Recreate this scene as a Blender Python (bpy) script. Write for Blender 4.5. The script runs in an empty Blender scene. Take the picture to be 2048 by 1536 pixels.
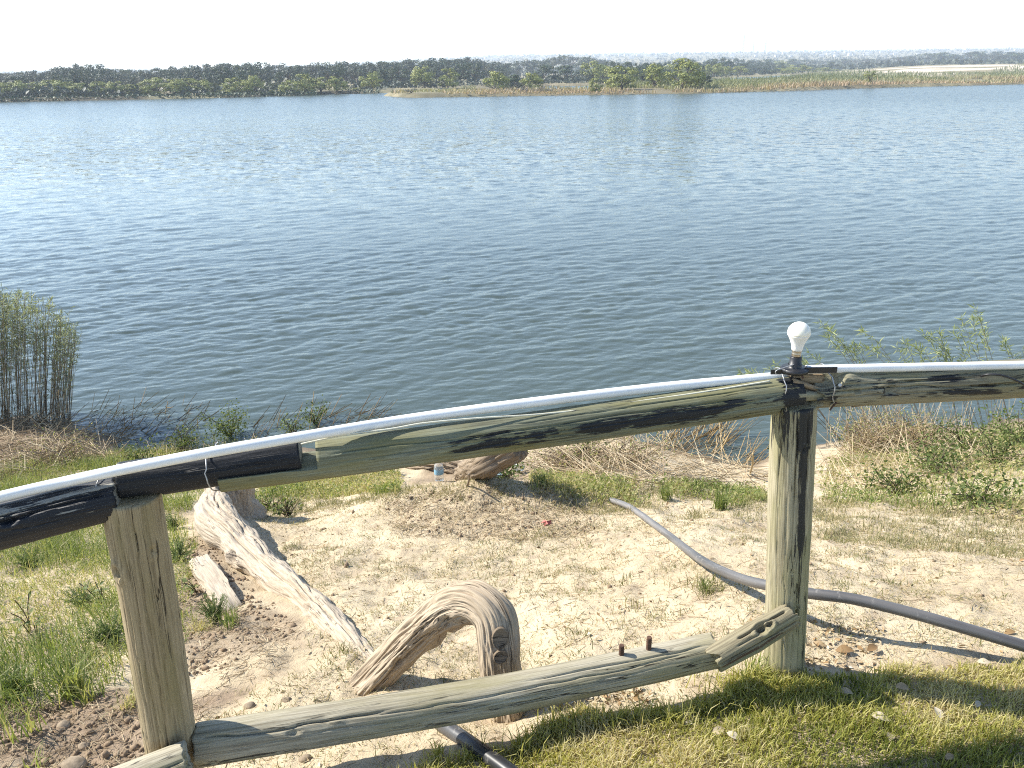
import bpy, math, random
import numpy as np
from mathutils import Vector, Matrix

random.seed(7)
rng = np.random.default_rng(11)
scene = bpy.context.scene
COL = scene.collection

# ------------------------------------------------------------------ camera
FPX = 1600.0                       # focal length in pixels of the 2048 x 1536 photograph
PITCH = math.atan(628.0 / FPX)
ROLL = 0.0137
CAM = np.array([0.0, 0.0, 1.75])
_c, _s = math.cos(PITCH), math.sin(PITCH)
FWD = np.array([0.0, _c, -_s])
_R0, _U0 = np.array([1.0, 0, 0]), np.array([0.0, _s, _c])
UPV = _U0 * math.cos(ROLL) + _R0 * math.sin(ROLL)
RGT = _R0 * math.cos(ROLL) - _U0 * math.sin(ROLL)
cam_data = bpy.data.cameras.new('camera')
cam_data.sensor_width = 36.0
cam_data.lens = 36.0 * FPX / 2048.0
cam_data.clip_start = 0.05
cam_data.clip_end = 20000
cam = bpy.data.objects.new('camera', cam_data)
cam.matrix_world = Matrix(((RGT[0], UPV[0], -FWD[0], CAM[0]), (RGT[1], UPV[1], -FWD[1], CAM[1]),
                           (RGT[2], UPV[2], -FWD[2], CAM[2]), (0, 0, 0, 1)))
COL.objects.link(cam)
scene.camera = cam

# ------------------------------------------------------------------ sky, sun, exposure
SUN_EL = math.radians(40.0)
SUN_AZ = math.radians(-74.0)       # measured from +Y (straight ahead) towards +X; negative is to the left
sun_dir = Vector((math.sin(SUN_AZ) * math.cos(SUN_EL), math.cos(SUN_AZ) * math.cos(SUN_EL), math.sin(SUN_EL)))
world = bpy.data.worlds.new('World')
scene.world = world
world.use_nodes = True
wn = world.node_tree
sky = wn.nodes.new('ShaderNodeTexSky')
sky.sky_type = 'NISHITA'
sky.sun_disc = False
sky.sun_elevation = SUN_EL
sky.sun_rotation = SUN_AZ
sky.altitude = 900
sky.air_density = 1.0
sky.dust_density = 0.3
sky.ozone_density = 1.6
wn.links.new(sky.outputs[0], wn.nodes['Background'].inputs[0])
wn.nodes['Background'].inputs[1].default_value = 0.125
sun_data = bpy.data.lights.new('sun', 'SUN')
sun_data.energy = 5.0
sun_data.angle = math.radians(0.53)
sun_data.color = (1.0, 0.95, 0.86)
sun = bpy.data.objects.new('sun', sun_data)
sun.rotation_euler = sun_dir.to_track_quat('Z', 'Y').to_euler()
COL.objects.link(sun)
scene.view_settings.view_transform = 'Standard'
scene.view_settings.look = 'None'
scene.view_settings.gamma = 1.0
scene.view_settings.use_curve_mapping = False
scene.view_settings.exposure = 1.1
scene.cycles.use_denoising = False
scene.cycles.sample_clamp_indirect = 4.0
scene.cycles.filter_width = 1.1
scene.cycles.use_adaptive_sampling = False
scene.cycles.max_bounces = 8
scene.cycles.transparent_max_bounces = 16
scene.cycles.volume_bounces = 1

# ------------------------------------------------------------------ picture <-> place
def ray(px, py):
    return FWD + (px - 1024.0) / FPX * RGT - (py - 768.0) / FPX * UPV
def at_y(px, py, Y):
    r = ray(px, py); return CAM + r * (Y / r[1])
def at_z(px, py, Z):
    r = ray(px, py); return CAM + r * ((Z - CAM[2]) / r[2])
def project(P):
    P = np.asarray(P, float); d = P - CAM
    z = d @ FWD
    return 1024 + FPX * (d @ RGT) / z, 768 - FPX * (d @ UPV) / z, z

# ------------------------------------------------------------------ noise
_perm = np.random.default_rng(3).permutation(256).astype(np.int64)
_perm = np.concatenate([_perm, _perm, _perm])
_val = np.random.default_rng(4).random(256) * 2 - 1
def vnoise(x, y=0.0, z=0.0):
    x, y, z = np.broadcast_arrays(np.asarray(x, float), np.asarray(y, float), np.asarray(z, float))
    xi, yi, zi = np.floor(x).astype(np.int64), np.floor(y).astype(np.int64), np.floor(z).astype(np.int64)
    fx, fy, fz = x - xi, y - yi, z - zi
    fx, fy, fz = [f * f * f * (f * (f * 6 - 15) + 10) for f in (fx, fy, fz)]
    xi &= 255; yi &= 255; zi &= 255
    def h(a, b, c): return _val[_perm[_perm[_perm[a & 255] + (b & 255)] + (c & 255)]]
    def l(a, b, t): return a + (b - a) * t
    return l(l(l(h(xi, yi, zi), h(xi + 1, yi, zi), fx), l(h(xi, yi + 1, zi), h(xi + 1, yi + 1, zi), fx), fy),
             l(l(h(xi, yi, zi + 1), h(xi + 1, yi, zi + 1), fx), l(h(xi, yi + 1, zi + 1), h(xi + 1, yi + 1, zi + 1), fx), fy), fz)
def fbm(x, y=0.0, z=0.0, o=4):
    s, a, n = 0.0, 1.0, 0.0
    for i in range(o):
        f = 2.03 ** i
        s = s + a * vnoise(np.asarray(x) * f + 17.3 * i, np.asarray(y) * f + 5.1 * i, np.asarray(z) * f + 9.7 * i); n += a; a *= 0.5
    return s / n * 1.5
def sstep(a, b, x):
    t = np.clip((np.asarray(x, float) - a) / (b - a), 0, 1); return t * t * (3 - 2 * t)
def in_poly(x, y, poly):
    x = np.asarray(x, float); y = np.asarray(y, float)
    inside = np.zeros(np.broadcast(x, y).shape, bool); n = len(poly)
    for i in range(n):
        x1, y1 = poly[i]; x2, y2 = poly[(i + 1) % n]
        if y1 == y2: continue
        c = ((y1 > y) != (y2 > y)) & (x < (x2 - x1) * (y - y1) / (y2 - y1) + x1)
        inside ^= c
    return inside

# ------------------------------------------------------------------ mesh and object helpers
def mesh_np(name, V, quads=None, tris=None, smooth=False, attrs=None):
    V = np.asarray(V, np.float32).reshape(-1, 3)
    q = np.zeros((0, 4), np.int32) if quads is None else np.asarray(quads, np.int32).reshape(-1, 4)
    t = np.zeros((0, 3), np.int32) if tris is None else np.asarray(tris, np.int32).reshape(-1, 3)
    me = bpy.data.meshes.new(name)
    me.vertices.add(len(V)); me.vertices.foreach_set('co', V.ravel())
    nl = q.size + t.size
    me.loops.add(nl); me.loops.foreach_set('vertex_index', np.concatenate([q.ravel(), t.ravel()]))
    me.polygons.add(len(q) + len(t))
    ls = np.concatenate([np.arange(len(q)) * 4, q.size + np.arange(len(t)) * 3]).astype(np.int32)
    me.polygons.foreach_set('loop_start', ls)
    me.polygons.foreach_set('use_smooth', np.full(len(ls), bool(smooth)))
    for k, a in (attrs or {}).items():
        a = np.asarray(a, np.float32)
        if a.ndim == 2 and a.shape[1] == 3:
            at = me.attributes.new(k, 'FLOAT_VECTOR', 'POINT'); at.data.foreach_set('vector', a.ravel())
        else:
            at = me.attributes.new(k, 'FLOAT', 'POINT'); at.data.foreach_set('value', a.ravel())
    me.update(calc_edges=True)
    return me

def link(name, data, mat=None, parent=None, loc=None):
    o = bpy.data.objects.new(name, data)
    COL.objects.link(o)
    if mat is not None and data is not None and hasattr(data, 'materials') and len(data.materials) == 0:
        data.materials.append(mat)
    if parent is not None: o.parent = parent
    if loc is not None: o.location = loc
    return o
def tag(o, label=None, cat=None, group=None, kind=None):
    if label: o['label'] = label
    if cat: o['category'] = cat
    if group: o['group'] = group
    if kind: o['kind'] = kind
    return o
def thing(name, label, cat, loc=(0, 0, 0), group=None):
    return tag(link(name, None, loc=loc), label, cat, group)
def dup(root, loc, rz=None, scale=None):
    r = root.copy(); COL.objects.link(r); r.location = loc
    if rz is not None: r.rotation_euler = (0, 0, rz)
    if scale is not None: r.scale = scale
    for ch in root.children:
        c = ch.copy(); COL.objects.link(c); c.parent = r
        for g in ch.children:
            d = g.copy(); COL.objects.link(d); d.parent = c
    return r

class Geo:
    """collects vertices and faces for one mesh"""
    def __init__(s): s.V, s.Q, s.T, s.n, s.A = [], [], [], 0, []
    def add(s, V, Q=None, T=None, tint=None):
        V = np.asarray(V, float).reshape(-1, 3)
        if Q is not None and len(Q): s.Q.append(np.asarray(Q, int).reshape(-1, 4) + s.n)
        if T is not None and len(T): s.T.append(np.asarray(T, int).reshape(-1, 3) + s.n)
        s.V.append(V); s.n += len(V)
        s.A.append(np.zeros(len(V)) if tint is None else np.broadcast_to(np.asarray(tint, float), (len(V),)))
    def mesh(s, name, smooth=False, extra=None):
        at = {'tint': np.concatenate(s.A)}
        at.update(extra or {})
        return mesh_np(name, np.concatenate(s.V), np.concatenate(s.Q) if s.Q else None, np.concatenate(s.T) if s.T else None, smooth, at)
    def build(s, name, mat, parent=None, smooth=False, loc=None):
        return link(name, s.mesh(name, smooth), mat, parent, loc)

def frame_of(t):
    t = np.asarray(t, float); t = t / (np.linalg.norm(t) + 1e-12)
    up = np.array([0, 0, 1.0]) if abs(t[2]) < 0.95 else np.array([0, -1.0, 0])
    w = np.cross(up, t); w /= np.linalg.norm(w)
    return t, w, np.cross(t, w)
def tube(g, pts, rad, n=8, cap=True, tint=None):
    pts = np.asarray(pts, float); m = len(pts)
    rad = np.broadcast_to(np.asarray(rad, float), (m,))
    tan = np.gradient(pts, axis=0); th = np.arange(n) * 2 * math.pi / n
    V = np.zeros((m, n, 3)); pw = None
    for i in range(m):
        t, w, u = frame_of(tan[i])
        if pw is not None:
            w = pw - t * (pw @ t); w /= np.linalg.norm(w) + 1e-12; u = np.cross(t, w)
        pw = w
        V[i] = pts[i] + rad[i] * (np.cos(th)[:, None] * w + np.sin(th)[:, None] * u)
    idx = np.arange(m * n).reshape(m, n)
    Q = np.stack([idx[:-1], np.roll(idx[:-1], -1, 1), np.roll(idx[1:], -1, 1), idx[1:]], -1).reshape(-1, 4)
    VV = V.reshape(-1, 3); T = []
    if cap:
        VV = np.concatenate([VV, pts[:1], pts[-1:]])
        a, b = m * n, m * n + 1
        for k in range(n):
            T.append((a, idx[0][(k + 1) % n], idx[0][k])); T.append((b, idx[-1][k], idx[-1][(k + 1) % n]))
    g.add(VV, Q, T, tint)
def smooth_path(P, n):
    P = np.asarray(P, float); m = len(P)
    t = np.linspace(0, m - 1, n); out = []
    for tt in t:
        i = min(int(tt), m - 2); f = tt - i
        p0, p1, p2, p3 = P[max(i - 1, 0)], P[i], P[i + 1], P[min(i + 2, m - 1)]
        out.append(0.5 * ((2 * p1) + (-p0 + p2) * f + (2 * p0 - 5 * p1 + 4 * p2 - p3) * f * f + (-p0 + 3 * p1 - 3 * p2 + p3) * f ** 3))
    return np.array(out)
def lathe(g, prof, n=32, c=(0, 0, 0), tint=None):
    prof = np.asarray(prof, float); m = len(prof); th = np.arange(n) * 2 * math.pi / n
    V = np.stack([np.outer(prof[:, 0], np.cos(th)), np.outer(prof[:, 0], np.sin(th)), np.repeat(prof[:, 1:2], n, 1)], -1) + np.asarray(c)
    idx = np.arange(m * n).reshape(m, n)
    Q = np.stack([idx[:-1], np.roll(idx[:-1], -1, 1), np.roll(idx[1:], -1, 1), idx[1:]], -1).reshape(-1, 4)
    g.add(V.reshape(-1, 3), Q, None, tint)
def box(g, c, s, tint=None, M=None):
    c = np.asarray(c, float); h = np.asarray(s, float) / 2
    V = np.array([(x, y, z) for x in (-1, 1) for y in (-1, 1) for z in (-1, 1)], float) * h
    if M is not None: V = V @ np.asarray(M).T
    g.add(V + c, [(0, 1, 3, 2), (4, 6, 7, 5), (0, 4, 5, 1), (2, 3, 7, 6), (0, 2, 6, 4), (1, 5, 7, 3)], None, tint)

def blades(g, P, L, W, az, lean, tint, curl=0.5):
    """grass blades as two-segment strips: P (N,3) roots, L length, W width, az heading, lean 0 upright .. 1.5 flat"""
    N = len(P); L, W, az, lean, tint = [np.broadcast_to(np.asarray(v, float), (N,)) for v in (L, W, az, lean, tint)]
    d = np.stack([np.cos(az), np.sin(az), np.zeros(N)], -1)
    a2 = az + math.pi / 2 + rng.normal(0, .5, N); s = np.stack([np.cos(a2), np.sin(a2), np.zeros(N)], -1)
    l1 = lean * (1 - curl * .6); l2 = np.minimum(lean * (1 + curl * .6) + .12, 2.0)
    up = np.array([0, 0, 1.0])
    m = P + (L * .55)[:, None] * (np.cos(l1)[:, None] * up + np.sin(l1)[:, None] * d)
    t = m + (L * .5)[:, None] * (np.cos(l2)[:, None] * up + np.sin(l2)[:, None] * d)
    w = (W / 2)[:, None] * s
    V = np.stack([P - w, P + w, m - w * .85, m + w * .85, t], 1).reshape(-1, 3)
    b = np.arange(N)[:, None] * 5
    g.add(V, b + np.array([[0, 1, 3, 2]]), b + np.array([[2, 3, 4]]), np.repeat(tint, 5))
def sticks(g, A, B, r, tint):
    """straight three-sided stems from A to B"""
    N = len(A); r = np.broadcast_to(np.asarray(r, float), (N,)); tint = np.broadcast_to(np.asarray(tint, float), (N,))
    t = B - A; t = t / (np.linalg.norm(t, axis=1, keepdims=True) + 1e-9)
    ref = np.where(np.abs(t[:, 2:3]) < .9, np.array([[0, 0, 1.0]]), np.array([[1.0, 0, 0]]))
    w = np.cross(ref, t); w /= np.linalg.norm(w, axis=1, keepdims=True); u = np.cross(t, w)
    ring = [w * math.cos(a) + u * math.sin(a) for a in (0, 2.094, 4.189)]
    V = np.stack([A + ring[k] * r[:, None] for k in range(3)] + [B + ring[k] * r[:, None] * .6 for k in range(3)], 1).reshape(-1, 3)
    b = np.arange(N)[:, None, None] * 6
    Q = (b + np.array([[[0, 1, 4, 3], [1, 2, 5, 4], [2, 0, 3, 5]]])).reshape(-1, 4)
    g.add(V, Q, None, np.repeat(tint, 6))
def leaves(g, P, size, nrm, tint, aspect=0.5, axis=None):
    """diamond leaves folded along the midrib; P (N,3), nrm (N,3) facing"""
    N = len(P); size = np.broadcast_to(np.asarray(size, float), (N,)); tint = np.broadcast_to(np.asarray(tint, float), (N,))
    n = nrm / (np.linalg.norm(nrm, axis=1, keepdims=True) + 1e-9)
    a = rng.normal(0, 1, (N, 3)) if axis is None else np.asarray(axis, float)
    a = a - n * (a * n).sum(1, keepdims=True); a /= np.linalg.norm(a, axis=1, keepdims=True) + 1e-9
    b = np.cross(n, a)
    s = size[:, None]
    V = np.stack([P, P + a * s * .5 + b * s * aspect * .5 + n * s * .08, P + a * s, P + a * s * .5 - b * s * aspect * .5 + n * s * .08], 1).reshape(-1, 3)
    i = np.arange(N)[:, None] * 4
    g.add(V, None, np.concatenate([i + np.array([[0, 1, 2]]), i + np.array([[0, 2, 3]])]), np.repeat(tint, 4))
def rand_unit(n):
    v = rng.normal(0, 1, (n, 3)); return v / np.linalg.norm(v, axis=1, keepdims=True)
# ------------------------------------------------------------------ materials
class NT:
    def __init__(s, name):
        s.m = bpy.data.materials.new(name); s.m.use_nodes = True; s.t = s.m.node_tree
        s.b = s.t.nodes['Principled BSDF']; s.out = s.t.nodes['Material Output']
    def node(s, kind, **kw):
        n = s.t.nodes.new(kind)
        for k, v in kw.items(): setattr(n, k, v)
        return n
    def set(s, sock, v):
        if isinstance(v, bpy.types.NodeSocket): s.t.links.new(v, sock)
        else: sock.default_value = v
    def attr(s, name, fac=True):
        n = s.node('ShaderNodeAttribute', attribute_name=name); return n.outputs['Fac' if fac else 'Vector']
    def coord(s, which='Object'): return s.node('ShaderNodeTexCoord').outputs[which]
    def mapv(s, v, scale=(1, 1, 1), rot=(0, 0, 0), loc=(0, 0, 0)):
        n = s.node('ShaderNodeMapping'); s.set(n.inputs['Vector'], v); n.inputs['Scale'].default_value = scale
        n.inputs['Rotation'].default_value = rot; n.inputs['Location'].default_value = loc; return n.outputs[0]
    def noise(s, v, scale=5, detail=5, rough=.55, dist=0.0):
        n = s.node('ShaderNodeTexNoise'); s.set(n.inputs['Vector'], v); n.inputs['Scale'].default_value = scale
        n.inputs['Detail'].default_value = detail; n.inputs['Roughness'].default_value = rough; n.inputs['Distortion'].default_value = dist
        return n.outputs['Fac']
    def vor(s, v, scale=5, feature='F1'):
        n = s.node('ShaderNodeTexVoronoi', feature=feature); s.set(n.inputs['Vector'], v); n.inputs['Scale'].default_value = scale
        return n.outputs['Distance']
    def ramp(s, v, stops):
        n = s.node('ShaderNodeValToRGB'); s.set(n.inputs[0], v); e = n.color_ramp.elements
        while len(e) < len(stops): e.new(0.5)
        for el, (p, c) in zip(e, stops):
            el.position = p; el.color = (c, c, c, 1) if isinstance(c, (int, float)) else (*c, 1)
        return n.outputs[0]
    def math(s, op, a, b=0.0, c=0.0, clamp=False):
        n = s.node('ShaderNodeMath', operation=op, use_clamp=clamp); s.set(n.inputs[0], a); s.set(n.inputs[1], b); s.set(n.inputs[2], c); return n.outputs[0]
    def mix(s, f, a, b, mode='MIX'):
        n = s.node('ShaderNodeMix', data_type='RGBA', blend_type=mode)
        s.set(n.inputs[0], f)
        for sock, v in ((n.inputs[6], a), (n.inputs[7], b)):
            s.set(sock, v if isinstance(v, bpy.types.NodeSocket) else (*v, 1))
        return n.outputs[2]
    def maprange(s, v, a, b, c=0.0, d=1.0, smooth=True):
        n = s.node('ShaderNodeMapRange', interpolation_type='SMOOTHSTEP' if smooth else 'LINEAR')
        s.set(n.inputs[0], v); s.set(n.inputs[1], a); s.set(n.inputs[2], b); n.inputs[3].default_value = c; n.inputs[4].default_value = d
        return n.outputs[0]
    def bump(s, h, strength=.5, dist=.01, normal=None):
        n = s.node('ShaderNodeBump'); n.inputs['Strength'].default_value = strength; n.inputs['Distance'].default_value = dist
        s.set(n.inputs['Height'], h)
        if normal is not None: s.set(n.inputs['Normal'], normal)
        return n.outputs[0]
    def fin(s, col, rough=.8, normal=None, spec=.3, **kw):
        s.set(s.b.inputs['Base Color'], col if isinstance(col, bpy.types.NodeSocket) else (*col, 1))
        s.set(s.b.inputs['Roughness'], rough); s.b.inputs['Specular IOR Level'].default_value = spec
        if normal is not None: s.set(s.b.inputs['Normal'], normal)
        for k, v in kw.items(): s.set(s.b.inputs[k.replace('_', ' ')], v)
        return s.m

def wood_mat(name, light, dark, streak, paint=None, paint_scale=(5, 22, 22), paint_rough=.55, moss=None, seed=0.0):
    n = NT(name); c = n.attr('rest', False)
    c = n.mapv(c, loc=(seed * 3.1, seed, seed * 1.7))
    big = n.noise(n.mapv(c, (1.6, 9, 9)), 1, 4, .6)
    g1 = n.noise(n.mapv(c, (3.2, 170, 170)), 1, 6, .7, .25)
    g2 = n.noise(n.mapv(c, (11, 420, 420)), 1, 3, .6)
    col = n.mix(n.ramp(big, [(.32, 0), (.68, 1)]), light, dark)
    col = n.mix(n.ramp(g1, [(.36, .75), (.52, 0)]), col, streak)
    col = n.mix(n.ramp(g2, [(.3, .55), (.55, 0)]), col, streak)
    if moss is not None:
        ms = n.noise(n.mapv(c, (3, 12, 12), loc=(4, 2, 9)), 1, 5, .6)
        col = n.mix(n.ramp(ms, [(.46, 0), (.66, .75)]), col, moss)
    ck = n.noise(n.mapv(c, (1.7, 42, 42), loc=(3, 5, 1)), 1, 3, .5, .25)
    ck = n.maprange(n.math('ABSOLUTE', n.math('SUBTRACT', ck, .5)), .003, .013, 1, 0)
    ckm = n.noise(n.mapv(c, (2.2, 14, 14), loc=(7, 2, 2)), 1, 2, .5)
    ck = n.math('MULTIPLY', ck, n.ramp(ckm, [(.47, 0), (.58, 1)]))
    col = n.mix(ck, col, tuple(x * .28 for x in streak))
    sp_ = n.noise(n.mapv(c, (14, 60, 60), loc=(2, 9, 4)), 1, 4, .7)
    col = n.mix(n.ramp(sp_, [(.62, 0), (.74, .55)]), col, streak)
    h = n.math('SUBTRACT', n.math('ADD', n.math('MULTIPLY', g1, .7), n.math('MULTIPLY', g2, .3)), n.math('MULTIPLY', ck, .8))
    rough = .82
    if paint is not None:
        p1 = n.noise(n.mapv(c, paint_scale, loc=(1.3, 7, 3)), 1, 6, .68, .3)
        p2 = n.noise(n.mapv(c, (9, 190, 190), loc=(8, 1, 5)), 1, 4, .6)
        pv = n.math('ADD', n.math('MULTIPLY', p1, .60), n.math('MULTIPLY', p2, .40))
        pv = n.math('MULTIPLY_ADD', n.math('SUBTRACT', pv, .5), 2.3, .5)
        thr = n.math('SUBTRACT', 1.0, n.attr('paint'))
        m = n.maprange(n.math('SUBTRACT', pv, thr), -.03, .04)
        col = n.mix(m, col, paint)
        h = n.math('ADD', h, n.math('MULTIPLY', m, .25))
        rough = n.math('SUBTRACT', .82, n.math('MULTIPLY', m, .82 - paint_rough))
    return n.fin(col, rough, n.bump(h, .7, .0025), .3)

M = {}
M['post_wood'] = wood_mat('weathered_post_wood', (.40, .325, .20), (.30, .24, .142), (.14, .105, .06), (.028, .027, .026), (3, 26, 26), .7, (.23, .19, .09), 1)
M['post_wood_green'] = wood_mat('lichened_post_wood', (.42, .375, .255), (.31, .27, .165), (.12, .10, .058), (.03, .029, .026), (3.4, 34, 34), .7, (.25, .235, .115), 2)
M['rail_green'] = wood_mat('pale_green_rail_wood', (.235, .245, .175), (.16, .165, .105), (.075, .07, .045), (.016, .017, .018), (7, 30, 30), .55, (.18, .16, .06), 3)
M['rail_grey'] = wood_mat('grey_rail_wood', (.33, .305, .22), (.22, .20, .13), (.09, .075, .05), (.022, .021, .02), (6, 30, 30), .6, (.22, .20, .10), 4)
M['rail_low'] = wood_mat('lower_rail_wood', (.41, .375, .285), (.30, .265, .185), (.12, .10, .065), (.06, .05, .035), (5, 30, 30), .8, (.22, .195, .10), 5)
M['rail_black'] = wood_mat('black_painted_wood', (.30, .29, .25), (.24, .23, .2), (.12, .11, .09), (.011, .0125, .016), (9, 44, 44), .5, None, 6)
M['splint'] = wood_mat('splint_wood', (.32, .285, .185), (.21, .18, .11), (.085, .065, .04), (.09, .055, .032), (5, 24, 24), .8, (.24, .24, .12), 7)
M['fresh_wood'] = wood_mat('broken_fibre_wood', (.42, .33, .22), (.30, .22, .13), (.14, .09, .05), None, seed=8)
M['driftwood'] = wood_mat('bleached_driftwood', (.46, .375, .27), (.36, .285, .195), (.20, .15, .10), None, seed=9)
M['root_wood'] = wood_mat('sun_bleached_root', (.48, .41, .315), (.40, .33, .24), (.24, .185, .13), None, seed=10)
M['cut_wood'] = wood_mat('sawn_scar_wood', (.24, .185, .125), (.16, .12, .08), (.08, .06, .04), None, seed=11)
M['old_log'] = wood_mat('old_brown_log', (.33, .26, .18), (.22, .165, .11), (.10, .07, .045), None, seed=12)

def plain(name, col, rough=.5, spec=.4, var=.12, scale=30, bump=0.0, **kw):
    n = NT(name); c = n.coord()
    v = n.noise(c, scale, 4, .6)
    dark = tuple(x * (1 - var * 2) for x in col)
    cc = n.mix(n.ramp(v, [(.35, 0), (.65, 1)]), dark, col)
    return n.fin(cc, rough, n.bump(v, bump, .003) if bump else None, spec, **kw)
M['white_pipe'] = plain('white_conduit_plastic', (.80, .80, .78), .35, .5, .05, 14)
M['bulb_glass'] = plain('opal_bulb_plastic', (.84, .80, .68), .25, .5, .01, 10, Subsurface_Weight=.25, Subsurface_Radius=(.02, .02, .015))
M['bulb_body'] = plain('white_bulb_housing', (.82, .81, .78), .4, .5, .02, 10)
M['cap_metal'] = plain('dull_cap_metal', (.50, .44, .36), .38, .5, .1, 60, Metallic=.9)
M['black_plastic'] = plain('black_plastic', (.018, .018, .02), .42, .5, .15, 40)
M['wire'] = plain('galvanised_wire', (.42, .42, .42), .45, .5, .1, 60, Metallic=.7)
M['cord'] = plain('pale_cord', (.62, .60, .48), .7, .3, .08, 80)
M['rust'] = plain('rusty_iron', (.12, .065, .042), .85, .3, .25, 120, .4)
M['bottle'] = plain('clear_plastic', (.92, .93, .90), .14, .5, .02, 20, Transmission_Weight=.8, IOR=1.3)
M['bottle_label'] = plain('blue_bottle_label', (.24, .45, .60), .5, .4, .12, 60)
M['white_cap'] = plain('blue_white_plastic', (.42, .62, .74), .5, .4, .12, 50)
M['rag'] = plain('red_scrap_plastic', (.50, .13, .10), .6, .3, .2, 60)
M['stone'] = plain('pale_stone', (.36, .285, .20), .95, .1, .25, 25, .8)
M['clod'] = plain('soil_clod', (.30, .22, .145), .95, .1, .22, 40, .6)
M['house'] = plain('pale_house_wall', (.68, .66, .62), .8, .2, .05, 1)
M['house_roof'] = plain('grey_sheet_roof', (.34, .34, .35), .5, .4, .1, 1)
M['mast'] = plain('pale_mast_steel', (.45, .42, .42), .6, .4, .05, 1)
M['bark'] = plain('far_bark', (.16, .13, .10), .95, .1, .2, 3)
M['twig'] = plain('twig_bark', (.13, .10, .07), .9, .1, .2, 60)

def poly_pipe():
    n = NT('black_poly_pipe'); c = n.attr('rest', False)
    a = n.noise(n.mapv(c, (3, 60, 60)), 1, 5, .6); b = n.noise(n.mapv(c, (30, 30, 30)), 1, 4, .7)
    dust_sheen = n.math('MULTIPLY', n.attr('paint'), n.ramp(a, [(.30, .35), (.62, 1)]))  # dust on the curved pipe, painted sheen on the shiny one
    col = n.mix(dust_sheen, (.022, .022, .024), (.20, .19, .18))
    col = n.mix(n.ramp(b, [(.60, 0), (.70, .5)]), col, (.30, .28, .25))
    return n.fin(col, n.math('ADD', .34, n.math('MULTIPLY', dust_sheen, .25)), n.bump(a, .15, .002), .5)
M['poly_pipe'] = poly_pipe()

def veg(name, stops, transl=.35, rough=.55, spec=.25):
    """leaf material; the per-leaf value tint (0..1) picks the colour of that leaf"""
    n = NT(name); t = n.attr('tint')
    col = n.ramp(t, stops)
    n.fin(col, rough, None, spec)
    tr = n.node('ShaderNodeBsdfTranslucent'); n.set(tr.inputs[0], n.mix(1.0, col, (1.0, 1.0, .55), 'MULTIPLY'))
    mx = n.node('ShaderNodeMixShader'); mx.inputs[0].default_value = transl
    n.t.links.new(n.b.outputs[0], mx.inputs[1]); n.t.links.new(tr.outputs[0], mx.inputs[2]); n.t.links.new(mx.outputs[0], n.out.inputs[0])
    return n.m
STRAW = (.47, .37, .21)
M['lawn'] = veg('lawn_grass_blades', [(0, (.15, .18, .034)), (.35, (.32, .32, .07)), (.65, (.47, .44, .13)), (1, (.60, .52, .30))], .48)
M['weeds'] = veg('green_weed_leaves', [(0, (.09, .135, .036)), (.4, (.21, .255, .075)), (.7, (.36, .36, .14)), (1, (.50, .42, .24))], .45)
M['feather'] = veg('feathery_leaves', [(0, (.10, .15, .055)), (.6, (.19, .245, .10)), (1, (.31, .33, .16))], .4)
M['shrub'] = veg('shrub_leaves', [(0, (.06, .095, .025)), (.6, (.14, .18, .055)), (1, (.28, .28, .11))], .42)
M['tan_grass'] = veg('sparse_dry_grass', [(0, (.13, .14, .055)), (.35, (.25, .235, .11)), (.6, (.37, .305, .165)), (1, (.50, .40, .24))], .35)
M['straw'] = veg('dry_straw', [(0, (.20, .14, .085)), (.4, (.36, .27, .165)), (.75, (.48, .38, .235)), (1, (.58, .49, .33))], .2, .7)
M['gold_reed'] = veg('golden_dead_reed', [(0, (.10, .07, .04)), (.5, (.30, .19, .07)), (1, (.45, .33, .15))], .15, .6)
M['reed_leaf'] = veg('reed_leaves', [(0, (.19, .215, .13)), (.6, (.33, .36, .24)), (1, (.48, .49, .36))], .42)
M['reed_stem'] = veg('reed_stems', [(0, (.11, .09, .07)), (.5, (.25, .21, .15)), (1, (.43, .37, .25))], .15, .7)
M['willow'] = veg('narrow_pale_leaves', [(0, (.22, .26, .12)), (.6, (.36, .41, .21)), (1, (.50, .53, .34))], .42)
M['dead_leaf'] = veg('fallen_leaf', [(0, (.12, .065, .035)), (.35, (.32, .21, .10)), (.7, (.45, .37, .25)), (1, (.58, .54, .46))], .2, .6)
M['crown_green'] = veg('riverside_tree_leaves', [(0, (.10, .13, .034)), (.6, (.26, .28, .075)), (1, (.40, .38, .12))], .12)
M['crown_dark'] = veg('dark_tree_leaves', [(0, (.022, .042, .022)), (.6, (.05, .075, .034)), (1, (.09, .115, .05))], .1)
M['crown_grey'] = veg('grey_acacia_leaves', [(0, (.036, .05, .038)), (.6, (.07, .085, .06)), (1, (.13, .135, .088))], .1)
M['island_grass'] = veg('island_reed_grass', [(0, (.15, .17, .075)), (.45, (.25, .26, .13)), (.75, (.36, .31, .18)), (1, (.40, .29, .19))], .3)

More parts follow.
